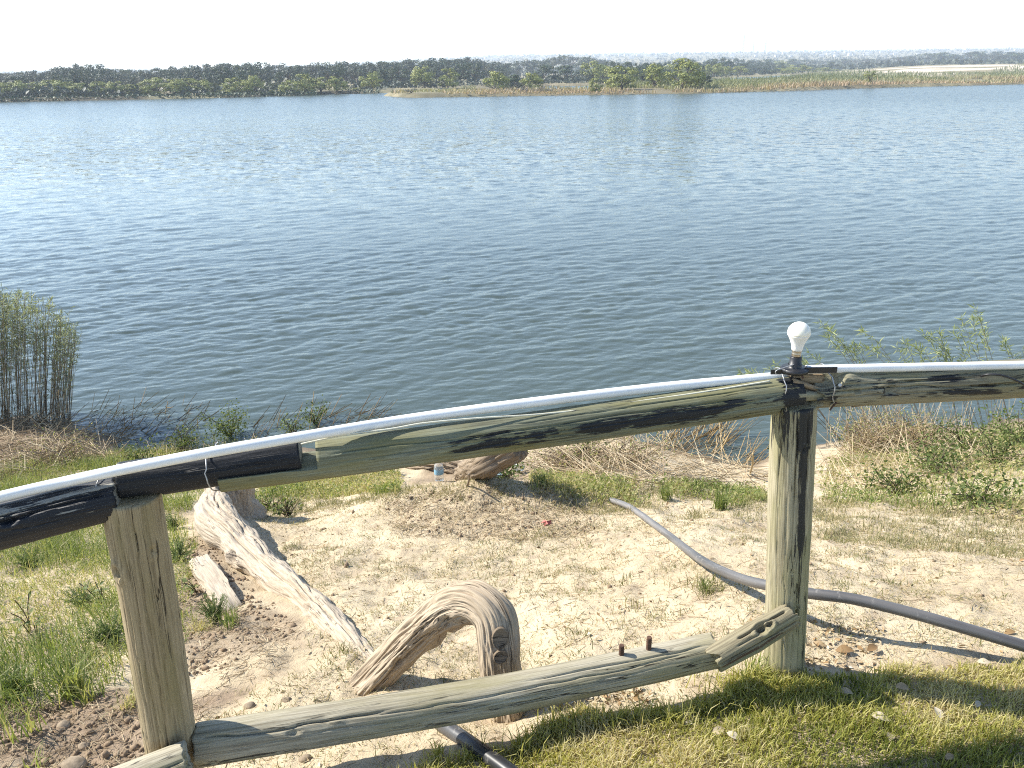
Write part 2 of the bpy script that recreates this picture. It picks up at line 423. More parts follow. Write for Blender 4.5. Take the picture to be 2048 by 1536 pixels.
def sand_mat():
    n = NT('sandy_bank'); c = n.coord()
    soil = n.attr('soil'); wet = n.attr('wet')
    a = n.noise(c, 1.3, 5, .6); b = n.noise(c, 9, 6, .65); d = n.noise(c, 60, 5, .7); e = n.noise(c, 260, 3, .6)
    col = n.mix(n.ramp(a, [(.36, 0), (.62, 1)]), (.42, .34, .225), (.53, .44, .30))
    col = n.mix(n.ramp(b, [(.30, .7), (.5, 0)]), col, (.32, .24, .16))
    col = n.mix(n.ramp(d, [(.28, .55), (.42, 0)]), col, (.27, .20, .13))
    col = n.mix(n.ramp(d, [(.58, 0), (.75, .5)]), col, (.58, .48, .36))
    sm = n.mix(n.ramp(b, [(.35, 0), (.65, 1)]), (.17, .12, .08), (.32, .24, .165))
    sm = n.mix(n.ramp(d, [(.3, .7), (.55, 0)]), sm, (.11, .078, .05))
    col = n.mix(n.math('MULTIPLY', soil, n.ramp(b, [(.2, .6), (.6, 1)])), col, sm)
    col = n.mix(wet, col, (.10, .08, .055))
    h = n.math('ADD', n.math('MULTIPLY', d, .7), n.math('MULTIPLY', e, .3))
    nm = n.bump(h, .8, .012)
    nm = n.bump(b, .5, .03, nm)
    return n.fin(col, n.math('SUBTRACT', .95, n.math('MULTIPLY', wet, .5)), nm, .15)
M['sand'] = sand_mat()

def far_land_mat():
    n = NT('far_bank_ground'); c = n.coord(); s = n.attr('bright')
    a = n.noise(c, .035, 5, .6); b = n.noise(c, .4, 5, .6)
    col = n.mix(n.ramp(a, [(.38, 0), (.62, 1)]), (.20, .185, .11), (.30, .25, .16))
    col = n.mix(n.ramp(b, [(.35, .6), (.6, 0)]), col, (.13, .125, .07))
    col = n.mix(s, col, (.58, .49, .38))
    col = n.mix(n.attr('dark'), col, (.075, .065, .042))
    return n.fin(col, .95, None, .1)
M['far_land'] = far_land_mat()

def water_mat():
    n = NT('river_water'); c = n.coord()
    sp = n.node('ShaderNodeSeparateXYZ'); n.set(sp.inputs[0], c); yd = sp.outputs[1]
    a = n.noise(n.mapv(c, (1.0, 2.0, 1), rot=(0, 0, .15)), 7, 3, .55, .5)
    b = n.noise(n.mapv(c, (1.0, 1.8, 1), rot=(0, 0, -.3)), 21, 2, .5, .4)
    h = n.math('ADD', n.math('MULTIPLY', a, .7), n.math('MULTIPLY', b, .3))
    p = n.noise(n.mapv(c, (.05, .12, 1), rot=(0, 0, .2)), 1, 3, .5)
    col = n.mix(n.ramp(p, [(.35, 0), (.65, 1)]), (.052, .070, .060), (.066, .086, .074))
    # wavelets too small for the mesh: they tilt the surface, and beyond some distance they only roughen it
    tx = n.node('ShaderNodeTexNoise'); n.set(tx.inputs['Vector'], n.mapv(c, (1.1, 1.5, 1), rot=(0, 0, .12))); tx.inputs['Scale'].default_value = 1.1; tx.inputs['Detail'].default_value = 5; tx.inputs['Roughness'].default_value = .8
    sub = n.node('ShaderNodeVectorMath', operation='SUBTRACT'); n.set(sub.inputs[0], tx.outputs['Color']); sub.inputs[1].default_value = (.5, .5, .5)
    amt = n.maprange(yd, 12, 55, .0, 1.0)
    cmb = n.node('ShaderNodeCombineXYZ'); n.set(cmb.inputs[0], n.math('MULTIPLY', amt, .6)); n.set(cmb.inputs[1], n.math('MULTIPLY', amt, 1.25)); cmb.inputs[2].default_value = 0
    mu = n.node('ShaderNodeVectorMath', operation='MULTIPLY'); n.set(mu.inputs[0], sub.outputs[0]); n.set(mu.inputs[1], cmb.outputs[0])
    ad = n.node('ShaderNodeVectorMath', operation='ADD'); n.set(ad.inputs[0], mu.outputs[0]); n.set(ad.inputs[1], n.node('ShaderNodeNewGeometry').outputs['Normal'])
    nm = n.node('ShaderNodeVectorMath', operation='NORMALIZE'); n.set(nm.inputs[0], ad.outputs[0])
    return n.fin(col, n.maprange(yd, 12, 120, .04, .24), n.bump(h, .3, .025, nm.outputs[0]), .5, IOR=1.333)
M['water'] = water_mat()
# ------------------------------------------------------------------ near bank
WATER_Z = -2.3
_ex = np.array([-12, -8, -5.6, -4.4, -3.2, -2, 0, 1.2, 1.9, 2.6, 3.1, 4, 6, 10, 14.])
_ey = np.array([10., 9.6, 9.0, 8.5, 8.2, 8.3, 8.6, 8.5, 8.05, 7.85, 8.25, 8.5, 8.7, 9.2, 9.6])
_yx = np.array([-3, -1.2, -.9, 0, .5, .85, 1.6, 4.])
_yy = np.array([1.15, 1.3, 1.4, 1.52, 1.86, 2.12, 2.18, 2.3])
def shore(x): return np.interp(x, _ex, _ey)
def T(x, y, detail=True):
    x = np.asarray(x, float); y = np.asarray(y, float)
    y0, ye = np.interp(x, _yx, _yy), shore(x) + .12 * vnoise(x * 1.1, 3.3)
    t = (y - y0) / (ye - y0)
    ts = np.where(t < .06, np.maximum(t + .06, 0) ** 2 / .24, t)
    z = -2.3 * np.where(t < 1, ts, 1 + np.minimum((t - 1) * .7, .35))
    z = z + .21 * np.exp(-((x + .15) / .62) ** 2 - ((y - 4.75) / .42) ** 2) + .06 * np.exp(-((x + .9) / .5) ** 2 - ((y - 4.9) / .5) ** 2)
    z = z + .07 * np.exp(-((x + 1.75) / .45) ** 2 - ((y - 3.9) / .9) ** 2)
    amp = sstep(-.1, .12, t) * .9 + .1
    if detail:
        z = z + amp * (.045 * fbm(x * 1.15, y * 1.15, 1.0, 3) + .02 * fbm(x * 5, y * 5, 4.0, 3)) + (.3 + .7 * amp) * .0065 * fbm(x * 21, y * 21, 8.0, 3)
    return z
def ground_px(px, py):
    px = np.asarray(px, float); py = np.asarray(py, float)
    r = FWD + ((px - 1024) / FPX)[..., None] * RGT - ((py - 768) / FPX)[..., None] * UPV
    lo = np.full(px.shape, .8); hi = np.full(px.shape, np.nan)
    d = .8; prev = lo.copy(); done = np.zeros(px.shape, bool)
    while d < 16:
        p = CAM + r * d
        below = (p[..., 2] < T(p[..., 0], p[..., 1], False)) & ~done
        hi = np.where(below, d, hi); lo = np.where(below, prev, lo); done |= below
        prev = np.full(px.shape, d); d *= 1.05
    hi = np.where(np.isnan(hi), 16, hi)
    for _ in range(14):
        m = (lo + hi) / 2; p = CAM + r * m[..., None]
        b = p[..., 2] < T(p[..., 0], p[..., 1], False)
        hi = np.where(b, m, hi); lo = np.where(b, lo, m)
    p = CAM + r * hi[..., None]
    p[..., 2] = T(p[..., 0], p[..., 1]); return p
def G(px, py): return ground_px(np.array([px]), np.array([py]))[0]
def wpoly(pts):
    a = np.array(pts, float); return [(p[0], p[1]) for p in ground_px(a[:, 0], a[:, 1])]

SOIL = [wpoly(p) for p in (
    [(-200, 1400), (120, 1385), (300, 1380), (420, 1400), (330, 1480), (250, 1560), (-200, 1600)],
    [(385, 1050), (470, 1100), (560, 1200), (600, 1290), (520, 1300), (470, 1330), (400, 1330), (370, 1250), (380, 1120)],
    [(-300, 850), (120, 845), (260, 880), (180, 940), (60, 985), (-300, 1000)],
    [(830, 940), (1060, 925), (1080, 975), (860, 975)],
    [(770, 1010), (1000, 1000), (1160, 1020), (1160, 1075), (900, 1085), (780, 1070)],
    [(760, 1570), (1020, 1510), (1100, 1480), (1286, 1450), (1490, 1370), (1718, 1345), (2500, 1300), (2500, 1950), (600, 1950)])]
SOILW = [1.0, .7, .9, .8, .10, .55]

nu, nv = 540, 430
u = np.linspace(-1.15, 1.15, nu)
yy = np.geomspace(1.0, 11.0, nv) - .55
U, Y = np.meshgrid(u, yy)
X = U * (Y + 1.3)
Z = T(X, Y)
jx = X + .18 * fbm(X * 2.2, Y * 2.2, 30.); jy = Y + .18 * fbm(X * 2.2, Y * 2.2, 50.)
soil = np.zeros(X.shape)
for p, w in zip(SOIL, SOILW): soil = np.maximum(soil, in_poly(jx, jy, p) * w)
k = np.array([1, 2, 3, 2, 1]) / 9.
for ax in (0, 1): soil = np.apply_along_axis(lambda m: np.convolve(m, k, 'same'), ax, soil)
soil = np.maximum(soil, sstep(.55, .15, shore(X) - Y) * .7)
wet = sstep(.12, -.05, (Z - WATER_Z))
idx = np.arange(nu * nv).reshape(nv, nu)
Qd = np.stack([idx[:-1, :-1], idx[:-1, 1:], idx[1:, 1:], idx[1:, :-1]], -1).reshape(-1, 4)
bank = link('ground', mesh_np('ground', np.stack([X, Y, Z], -1), Qd, None, True, {'soil': soil.ravel(), 'wet': wet.ravel()}), M['sand'])
tag(bank, 'sandy river bank sloping down to the water', kind='structure')

# ------------------------------------------------------------------ river
def wave_tile(N, L, seed, lam, kdir, slope, chop, lmin):
    r = np.random.default_rng(seed)
    k1 = 2 * math.pi * np.fft.fftfreq(N, L / N); KX, KY = np.meshgrid(k1, k1)
    K = np.sqrt(KX ** 2 + KY ** 2); K[0, 0] = 1e9
    kp = 2 * math.pi / lam
    D = np.abs((KX * math.cos(kdir) + KY * math.sin(kdir)) / K) ** 5.0 + .04
    P = K ** -3.5 * np.exp(-1.25 * (kp / K) ** 2.5) * D * np.exp(-(K * lmin / 6.28) ** 2)
    H = (r.normal(size=(N, N)) + 1j * r.normal(size=(N, N))) * np.sqrt(P)
    h = np.fft.ifft2(H).real
    sx = np.fft.ifft2(1j * KX * H).real; sy = np.fft.ifft2(1j * KY * H).real
    f = slope / math.sqrt((sx ** 2 + sy ** 2).mean())
    dx = np.fft.ifft2(-1j * KX / K * H).real * f * chop; dy = np.fft.ifft2(-1j * KY / K * H).real * f * chop
    return np.stack([h * f, dx, dy], -1), L
def sample(tile, x, y):
    A, L = tile; N = A.shape[0]
    fx, fy = (x / L * N) % N, (y / L * N) % N
    xi, yi = fx.astype(int) % N, fy.astype(int) % N; tx, ty = (fx % 1)[..., None], (fy % 1)[..., None]
    x1, y1 = (xi + 1) % N, (yi + 1) % N
    return (A[yi, xi] * (1 - tx) + A[yi, x1] * tx) * (1 - ty) + (A[y1, xi] * (1 - tx) + A[y1, x1] * tx) * ty
WDIR = math.radians(108)
tA = wave_tile(512, 11.3, 5, .46, WDIR, .19, 1.25, .022)
tB = wave_tile(512, 37.9, 6, 1.35, WDIR + .25, .06, .9, .2)
nu, nv = 760, 600
al = np.linspace(math.atan(4.05 / 6.6), math.atan(4.05 / 700.), nv)
yy = 4.05 / np.tan(al)
U, Y = np.meshgrid(np.linspace(-1.3, 1.3, nu), yy)
X = U * Y
gust = .8 + .35 * fbm(X * .05, Y * .09, 2.0, 3)
near = sstep(6.5, 16, Y) * .75 + .25
W = (sample(tA, X, Y) + sample(tB, X + 3, Y)) * (gust * near)[..., None]
V = np.stack([X + W[..., 1], Y + W[..., 2], WATER_Z + W[..., 0]], -1)
idx = np.arange(nu * nv).reshape(nv, nu)
Qd = np.stack([idx[:-1, :-1], idx[:-1, 1:], idx[1:, 1:], idx[1:, :-1]], -1).reshape(-1, 4)
river = link('water', mesh_np('water', V, Qd, None, True), M['water'])
tag(river, 'wide blue river ruffled by small wind waves', kind='structure')

# ------------------------------------------------------------------ far bank, island and hill
MAIN = [(-1400, 227), (-400, 211), (0, 204.5), (200, 200), (420, 196), (600, 191.5), (740, 187), (860, 183), (1000, 178), (1100, 172), (1200, 171),
        (1300, 168), (1420, 159), (1500, 154), (1620, 149), (1700, 147.5), (2048, 141), (3200, 122), (3200, 60), (-1400, 60)]
ISLE = [(765, 192), (800, 194.5), (840, 195), (1000, 193), (1150, 190.5), (1400, 187), (1560, 182), (1700, 177.5), (1850, 173), (2048, 168.5), (3200, 148),
        (3200, 118), (2048, 138), (1640, 146), (1620, 151.5), (1560, 156.5), (1440, 163), (1425, 166), (1300, 173), (1200, 182), (1100, 184), (1000, 187), (860, 190), (800, 191)]
POND = [(1795, 158), (1850, 154.2), (1955, 152.5), (1968, 157), (1900, 161), (1850, 161)]
PX0, PY0 = None, None
def flat_px(x, y):
    P = np.stack([x, y, np.full_like(np.asarray(x, float), WATER_Z)], -1)
    a, b, _ = project(P); return a, b
def land_z(x, y, mask=None):
    x = np.asarray(x, float); y = np.asarray(y, float)
    px, py = flat_px(x, y)
    wob = .7 * fbm(x * .06, y * .06, 3.0, 3)
    if mask is None:
        mask = ((in_poly(px, py + wob, MAIN) | in_poly(px, py + wob, ISLE)) & ~in_poly(px, py + wob * .5, POND)).astype(float)
        mask = np.where(y > 620, 1.0, mask)
    dune = sstep(1560, 1900, px) * 3.1 * sstep(300, 430, y) * sstep(1500, 700, y)
    left = sstep(700, 200, px) * 2.0 * sstep(165, 300, y)
    hill = 46 * sstep(450, 3000, y) * (.35 + .65 * sstep(400, 1050, px))
    return -2.75 + mask * (.85 + .25 * fbm(x * .05, y * .05, 7., 3) + dune + left + hill), mask
nu = 560
yy = np.concatenate([np.linspace(1, 0, 190) * 0 + 4.05 / np.tan(np.linspace(math.atan(4.05 / 95), math.atan(4.05 / 640), 190)), np.geomspace(660, 3600, 46)])
U, Y = np.meshgrid(np.linspace(-1.25, 1.25, nu), yy); X = U * Y
Z0, mk = land_z(X, Y)
for ax in (0, 1): mk = np.apply_along_axis(lambda m: np.convolve(np.pad(m, 1, 'edge'), [.25, .5, .25], 'valid'), ax, mk)
Z, _ = land_z(X, Y, mk)
px, py = flat_px(X, Y)
bright = sstep(1630, 1700, px) * sstep(270, 300, Y) * sstep(470, 400, Y) * sstep(-.05, .25, fbm(X * .02, Y * .06, 11., 4))
bright = np.maximum(bright, .22 * sstep(740, 800, px) * sstep(.75, .55, mk) * sstep(-.1, .25, fbm(X * .05, Y * .05, 15., 3)))
bright = np.maximum(bright, .4 * sstep(200, 240, px) * sstep(640, 600, px) * sstep(.1, .4, fbm(X * .08, Y * .08, 25., 3)) * sstep(175, 165, Y))
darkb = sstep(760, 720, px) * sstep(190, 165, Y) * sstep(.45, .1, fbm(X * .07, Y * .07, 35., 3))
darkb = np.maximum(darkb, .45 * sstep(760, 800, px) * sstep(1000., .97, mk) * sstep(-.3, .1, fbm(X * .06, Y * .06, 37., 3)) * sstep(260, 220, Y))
idx = np.arange(nu * len(yy)).reshape(len(yy), nu)
Qd = np.stack([idx[:-1, :-1], idx[:-1, 1:], idx[1:, 1:], idx[1:, :-1]], -1).reshape(-1, 4)
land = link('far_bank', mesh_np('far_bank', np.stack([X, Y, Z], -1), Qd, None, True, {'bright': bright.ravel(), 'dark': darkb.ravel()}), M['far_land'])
tag(land, 'far river bank with a low grassy island and a rising hill', kind='structure')
bed = Geo(); box(bed, (0, 1700, -4.2), (9400, 3900, .4))
riverbed = bed.build('riverbed', M['far_land']); tag(riverbed, 'river bed under the water', kind='structure')

# ------------------------------------------------------------------ the hazy air
hz = Geo(); box(hz, (0, 1700, 49.5), (9600, 4000, 110))
hm = bpy.data.materials.new('hazy_air'); hm.use_nodes = True
for nn in list(hm.node_tree.nodes):
    if nn.type == 'BSDF_PRINCIPLED': hm.node_tree.nodes.remove(nn)
vol = hm.node_tree.nodes.new('ShaderNodeVolumePrincipled')
vol.inputs['Color'].default_value = (.80, .89, 1.0, 1)
vol.inputs['Density'].default_value = .00045
vol.inputs['Anisotropy'].default_value = .25
hm.node_tree.links.new(vol.outputs[0], hm.node_tree.nodes['Material Output'].inputs['Volume'])
haze = hz.build('haze', hm); tag(haze, 'thin pale haze over the river', kind='stuff')
# ------------------------------------------------------------------ logs
def log_mesh(name, P, R, seed, nt=90, ns=132, cracks=(), knots=(), clips=(), paint=None, furrow=0.0, rough_end=0.0, lump=.02, oval=1.0, org=None, fibre=.0007):
    """a length of timber swept along path P with radii R; cracks (angle, t0, t1, depth, width), knots (t, angle, size, depth),
    clips (t0, t1, low, high) cut the section flat (halved joints); angles run from the side (0) over the top (pi/2)"""
    r_ = np.random.default_rng(seed)
    P = np.asarray(P, float)
    if len(P) > 2: C = smooth_path(P, nt)
    else: C = P[0] + (P[1] - P[0]) * np.linspace(0, 1, nt)[:, None]
    seg = np.linalg.norm(np.diff(C, axis=0), axis=1); s = np.concatenate([[0], np.cumsum(seg)])
    t = s / s[-1]
    steps = sorted({v for c in clips for v in c[:2] if 0.0 < v < 1.0})
    for v in steps:                                   # doubled rings make the shoulders of the joints square
        t = np.sort(np.concatenate([t, [v - 1e-4, v + 1e-4]]))
    s2 = t * s[-1]
    C = np.stack([np.interp(s2, s, C[:, k]) for k in range(3)], -1); s = s2; nt = len(t)
    R = np.interp(t, np.linspace(0, 1, len(np.atleast_1d(R))), np.atleast_1d(R))
    th = np.arange(ns) * 2 * math.pi / ns
    TH, TT = np.meshgrid(th, t); SS = TT * s[-1]; RR = np.repeat(R[:, None], ns, 1)
    cx, cy = np.cos(TH), np.sin(TH)
    r = RR * (1 + lump * fbm(SS * 4 + seed, cx * 1.1, cy * 1.1, 2))
    r = r + fibre * vnoise(SS * 9 + seed * 7, cx * RR * 190, cy * RR * 190) + fibre * .5 * vnoise(SS * 22, cx * RR * 420 + seed, cy * RR * 420)
    if furrow:
        f = fbm(SS * 8 + seed, cx * RR * 85 + 1.5 * fbm(SS * 6, cx, cy, 2), cy * RR * 85, 3)
        f2 = fbm(SS * 8, cx * RR * 190, cy * RR * 190 + seed, 2)
        f3 = fbm(SS * 14, cx * RR * 120 + seed, cy * RR * 120, 3)
        r = r - furrow * (np.maximum(f, -.15) * 1.0 + .4 * f2 + .7 * np.maximum(f3 - .1, 0)) + furrow * .9 * fbm(SS * 7, cx * 2, cy * 2 + seed, 2)
    dark = np.zeros(r.shape)
    for k, (a, t0, t1, dp, w) in enumerate(cracks):
        ac = a + .10 * vnoise(SS * 5 + k * 13.1 + seed) + .05 * vnoise(SS * 17 + k * 7.7)
        d = np.abs((TH - ac + math.pi) % (2 * math.pi) - math.pi) * RR
        win = sstep(t0, t0 + .06, TT) * (1 - sstep(t1 - .06, t1, TT))
        r = r - dp * win * np.exp(-(d / w) ** 2)
    for (tk, a, sz, dp) in knots:
        d = np.sqrt(((TT - tk) * s[-1]) ** 2 * .55 + (((TH - a + math.pi) % (2 * math.pi) - math.pi) * RR) ** 2)
        r = r - dp * np.exp(-(d / sz) ** 4) + .25 * dp * np.exp(-((d - sz * 1.7) / (sz * .6)) ** 2)
    lu, lw = r * cy * oval, r * cx
    for (t0, t1, lo, hi) in clips:
        m = (TT >= t0 - 1e-9) & (TT <= t1 + 1e-9)
        wob = .05 * fbm(SS * 9, cx * 3, seed, 2)
        lu = np.where(m, np.clip(lu, (lo + wob) * RR, (hi + wob) * RR), lu)
    tan = np.gradient(C, axis=0)
    for i in range(1, nt):
        if np.linalg.norm(tan[i]) < 1e-6: tan[i] = tan[i - 1]
    V = np.zeros((nt, ns, 3)); pw = None
    for i in range(nt):
        tt, w, uu = frame_of(tan[i])
        if len(P) > 2 and pw is not None:
            w = pw - tt * (pw @ tt); w /= np.linalg.norm(w); uu = np.cross(tt, w)
        pw = w
        off = 0
        V[i] = C[i] + lw[i][:, None] * w + lu[i][:, None] * uu
        if rough_end:
            if i < 4 or i >= nt - 4:
                e = (4 - i) if i < 4 else (i - nt + 5)
                V[i] += tt * (rough_end * e / 4 * fbm(lw[i] * 45 + i * .1, lu[i] * 45, seed, 3) * (-1 if i < 4 else 1))[:, None]
    rest = np.stack([SS + seed * .37, lw, lu], -1)
    idx = np.arange(nt * ns).reshape(nt, ns)
    Q = [np.stack([idx[:-1], np.roll(idx[:-1], -1, 1), np.roll(idx[1:], -1, 1), idx[1:]], -1).reshape(-1, 4)]
    VV, RS, PT = [V.reshape(-1, 3)], [rest.reshape(-1, 3)], []
    pa = np.zeros(r.shape) if paint is None else paint(TT, TH)
    PT.append(pa.ravel()); n = nt * ns; T3 = []
    for e, ring in ((0, idx[0]), (nt - 1, idx[-1])):   # end grain in two inner rings
        prev = ring; cpt = V[e].mean(0)
        for f in (.66, .33):
            pts = cpt + (V[e] - cpt) * f
            if rough_end: pts = pts + tan[e] / np.linalg.norm(tan[e]) * (rough_end * .8 * fbm(lw[e] * f * 70, lu[e] * f * 70, seed + 3, 2))[:, None]
            VV.append(pts); RS.append(np.stack([rest[e][:, 0], lw[e] * f, lu[e] * f], -1)); PT.append(pa[e] * .3)
            cur = np.arange(n, n + ns); n += ns
            a = np.stack([prev, cur, np.roll(cur, -1), np.roll(prev, -1)], -1)
            Q.append(a if e == 0 else a[:, ::-1]); prev = cur
        VV.append(cpt[None]); RS.append(np.array([[rest[e][0, 0], 0, 0]])); PT.append(np.array([pa[e].mean() * .3]))
        tr = np.stack([prev, np.full(ns, n), np.roll(prev, -1)], -1); n += 1
        T3.append(tr if e == 0 else tr[:, ::-1])
    VV = np.concatenate(VV)
    if org is not None: VV = VV - np.asarray(org)
    return mesh_np(name, VV, np.concatenate(Q), np.concatenate(T3), True, {'rest': np.concatenate(RS), 'paint': np.concatenate(PT)})
PI = math.pi

# ------------------------------------------------------------------ the fence
FY_L, FY_R = 1.67, 2.02
fence = thing('wooden_fence', 'weathered pole fence with two posts, painted top rails and a broken lower rail', 'fence', (0, 0, 0))
def side(th, c, w): return np.exp(-((((th - c) + PI) % (2 * PI) - PI) / w) ** 2)

# posts: for a vertical log the frame gives angle 0 = side, see frame_of; the camera-facing side is found from the mesh frame
def post(pt, pb, rt, rb, seed, mat, label, cracks, knots, paint):
    return tag(link('post', log_mesh('post', [pb, pt], [rb, rt], seed, 130, 160, cracks, knots, (), paint, lump=.035), mat, fence), label)
tL, bL = at_y(262, 988, FY_L), at_y(345, 1500, FY_L)
bL = bL + (bL - tL) / np.linalg.norm(bL - tL) * .28
tR, bR = at_y(1588, 806, FY_R), at_y(1567, 1335, FY_R)
bR = bR + (bR - tR) / np.linalg.norm(bR - tR) * .25
_, w_, u_ = frame_of(tL - bL)
def ang(w, u, d): return math.atan2(np.dot(u, d), np.dot(w, d))
FR = ang(w_, u_, np.array([0, -1.0, 0])); LF = ang(w_, u_, np.array([-1.0, 0, 0]))
sg = 1 if ((LF - FR + PI) % (2 * PI) - PI) > 0 else -1   # sign that turns from front towards the left
def A(deg_left): return FR + sg * math.radians(deg_left)
post_l = post(tL, bL, .0655, .065, 21, M['post_wood'], 'bare beige post with long drying cracks and a dark knot hole',
     [(A(2), .02, 1, .006, .0016), (A(17), .3, .98, .005, .0013), (A(-22), .0, .99, .006, .0015), (A(-40), .45, 1, .004, .0012), (A(38), .05, .4, .005, .0012),
      (A(-8), .1, .45, .004, .0011), (A(30), .62, 1, .004, .0011), (A(62), .1, .9, .005, .0013)],
     [(.83, A(31), .011, .02), (.36, A(40), .005, .008), (.2, A(48), .004, .006), (.88, A(-52), .008, .006)], None)
def paintR(t, th):
    f = side(th, A(-14), .42) * sstep(.42, .68, t) * .33 + side(th, A(-12), .16) * sstep(.2, .5, t) * .26
    f = f + sstep(.80, .98, t) * .34 + side(th, A(-85), .35) * .12
    return np.clip(f + .12, 0, 1)
post_r = post(tR, bR, .060, .0605, 22, M['post_wood_green'], 'pale lichened post with remains of black paint near its top',
     [(A(6), .72, 1, .011, .0026), (A(-24), .78, 1, .010, .0024), (A(25), .1, .8, .003, .001), (A(-4), .15, .6, .003, .001), (A(48), .3, .95, .004, .0012), (A(-45), .2, .9, .004, .0012)],
     [(.435, A(-10), .006, .014), (.40, A(-13), .008, .005), (.90, A(-12), .005, .01), (.56, A(4), .005, .005)], paintR)

# left black rail
P0, P1 = at_y(-170, 1095, 1.55), at_y(243, 992, 1.655)
rail_a = log_mesh('top_rail', [P0, P1], [.056, .0505], 31, 100, 140, [(PI * .78, .1, .98, .010, .003), (PI * .7, .3, 1, .008, .002), (PI * .95, .2, .8, .003, .001)], [(.5, PI * .82, .01, .008)],
    [(.93, 1.0, -.45, 2)], lambda t, th: np.clip(.86 - .46 * side(th, PI * .66, .25) - .12 * side(th, PI * .90, .4), 0, 1), rough_end=.006)
tag(link('top_rail', rail_a, M['rail_black'], fence), 'black painted top rail with a split upper edge')
# short black piece between
P0, P1 = at_y(244, 963, 1.672), at_y(602, 909, 1.755)
rail_b = log_mesh('top_rail', [P0, P1], [.0455, .045], 32, 90, 132, [(PI * .9, .3, .9, .002, .001)], [],
    [(0, .215, -.55, 2), (.545, 1.0, -.36, 2)], lambda t, th: np.clip(.90 - .4 * side(th, PI * .5, .3), 0, 1))
tag(link('top_rail', rail_b, M['rail_black'], fence), 'short black painted rail piece with a halved end')
# middle green rail
P0, Pm, P1 = at_y(440, 946, 1.712), at_y(1000, 870, 1.858), at_y(1594, 786, 2.012)
tJ = .152
rail_c = log_mesh('top_rail', [P0, Pm, P1], [.0465, .0485, .048, .0485, .047], 33, 170, 150,
    [(PI * .80, .16, .92, .006, .0016), (PI * .93, .16, .75, .004, .0012), (PI * 1.02, .3, .98, .004, .0012), (PI * .69, .45, .98, .004, .0012), (PI * 1.14, .2, .7, .003, .001), (PI * .87, .5, .99, .004, .001)],
    [(.34, PI * 1.0, .006, .004)], [(0, tJ, -2, .02), (.955, 1.0, -.35, 2)],
    lambda t, th: np.clip(.14 + (.42 * (.8 + .55 * vnoise(t * 16, th * 1.5, 3.)) * side(th, PI * 1.0, .52) + .16 * side(th, PI * .84, .25)) * sstep(.27, .42, t) * (1 - .35 * sstep(.86, .92, t)) + .42 * sstep(.95, .97, t) + .2 * side(th, PI * .55, .25) * sstep(.5, .6, t) + .15 * side(th, PI * 1.0, .4), 0, 1))
tag(link('top_rail', rail_c, M['rail_green'], fence), 'pale green rail with flaking black paint and a halved left end')
# right rail
P0, P1 = at_y(1622, 778, 2.02), at_y(2230, 748, 2.13)
rail_d = log_mesh('top_rail', [P0, P1], [.052, .054, .053], 34, 120, 150,
    [(PI * .93, 0, .9, .008, .0022), (PI * .83, .02, .5, .007, .002), (PI * .72, .15, .95, .006, .002), (PI * 1.05, 0, .5, .005, .0014), (PI * .99, .3, .95, .005, .0014), (PI * .62, .0, .6, .006, .002)],
    [(.115, PI * .95, .006, .008), (.22, PI * .96, .012, .012), (.02, PI * .7, .03, .03)], [],
    lambda t, th: np.clip(.24 + .20 * side(th, PI * .97, .6) + .3 * side(th, PI * .80, .2) * sstep(.3, .36, t) * (1 - sstep(.42, .5, t)) + .25 * side(th, PI * 1.05, .25) * sstep(.38, .42, t) * (1 - sstep(.55, .6, t)), 0, 1), rough_end=.03)
rd = tag(link('top_rail', rail_d, M['rail_grey'], fence), 'grey cracked rail with a torn fibrous end')
# torn splinters at that end
def splinter(px0, py0, px1, py1, Y0, Y1, r, seed, mat='fresh_wood'):
    return link('splinter', log_mesh('splinter', [at_y(px0, py0, Y0), at_y(px1, py1, Y1)], [r, r * .8], seed, 14, 18, rough_end=.012, fibre=.0015, lump=.12), M[mat], rd)
splinter(1597, 792, 1660, 792, 1.975, 1.985, .0135, 41, 'rail_grey')
splinter(1580, 753, 1640, 757, 2.02, 2.02, .017, 42)
splinter(1588, 764, 1640, 781, 1.99, 1.99, .008, 43)
splinter(1592, 779, 1650, 786, 2.0, 2.0, .010, 44)
splinter(1710, 806, 1800, 797, 2.02, 2.03, .010, 45, 'old_log')
g = Geo(); tube(g, [at_y(1680, 795, 1.985), at_y(1660, 820, 1.965)], .0028, 6); nl = g.build('nail', M['rust'], rd)
g = Geo(); tube(g, [at_y(1600, 742, 1.98), at_y(1606, 757, 1.965)], .003, 6); g.build('nail', M['rust'], rd)
g = Geo(); tube(g, [at_y(1682, 771, 1.965), at_y(1680, 770, 1.955)], .0045, 10); g.build('nail', M['cap_metal'], rd)

# lower rail, broken splint, stub
P0, Pm, P1 = at_y(398, 1490, 1.672), at_y(1000, 1390, 1.815), at_y(1428, 1301, 1.932)
rail_e = log_mesh('lower_rail', [P0, Pm, P1], [.0585, .056, .055, .052], 35, 150, 150,
    [(PI * .70, .0, .36, .012, .0028), (PI * .74, .3, .95, .006, .0016), (PI * .86, .05, .9, .004, .0012), (PI * .97, .2, .97, .004, .0012), (PI * .63, .6, 1, .007, .002), (PI * .9, .5, .85, .004, .0011), (PI * 1.08, 0, .5, .004, .0012)],
    [(.175, PI * .80, .009, .010), (.25, PI * .74, .014, -.004), (.40, PI * 1.02, .006, .004), (.03, PI * 1.1, .008, .006)], [],
    lambda t, th: np.clip(.10 + .28 * side(th, PI * 1.1, .35) * (1 - sstep(.4, .6, t)) + .3 * sstep(.93, 1, t) * side(th, PI * 1.05, .4), 0, 1), rough_end=.01)
le = tag(link('lower_rail', rail_e, M['rail_low'], fence), 'long grey lower rail with drying cracks')
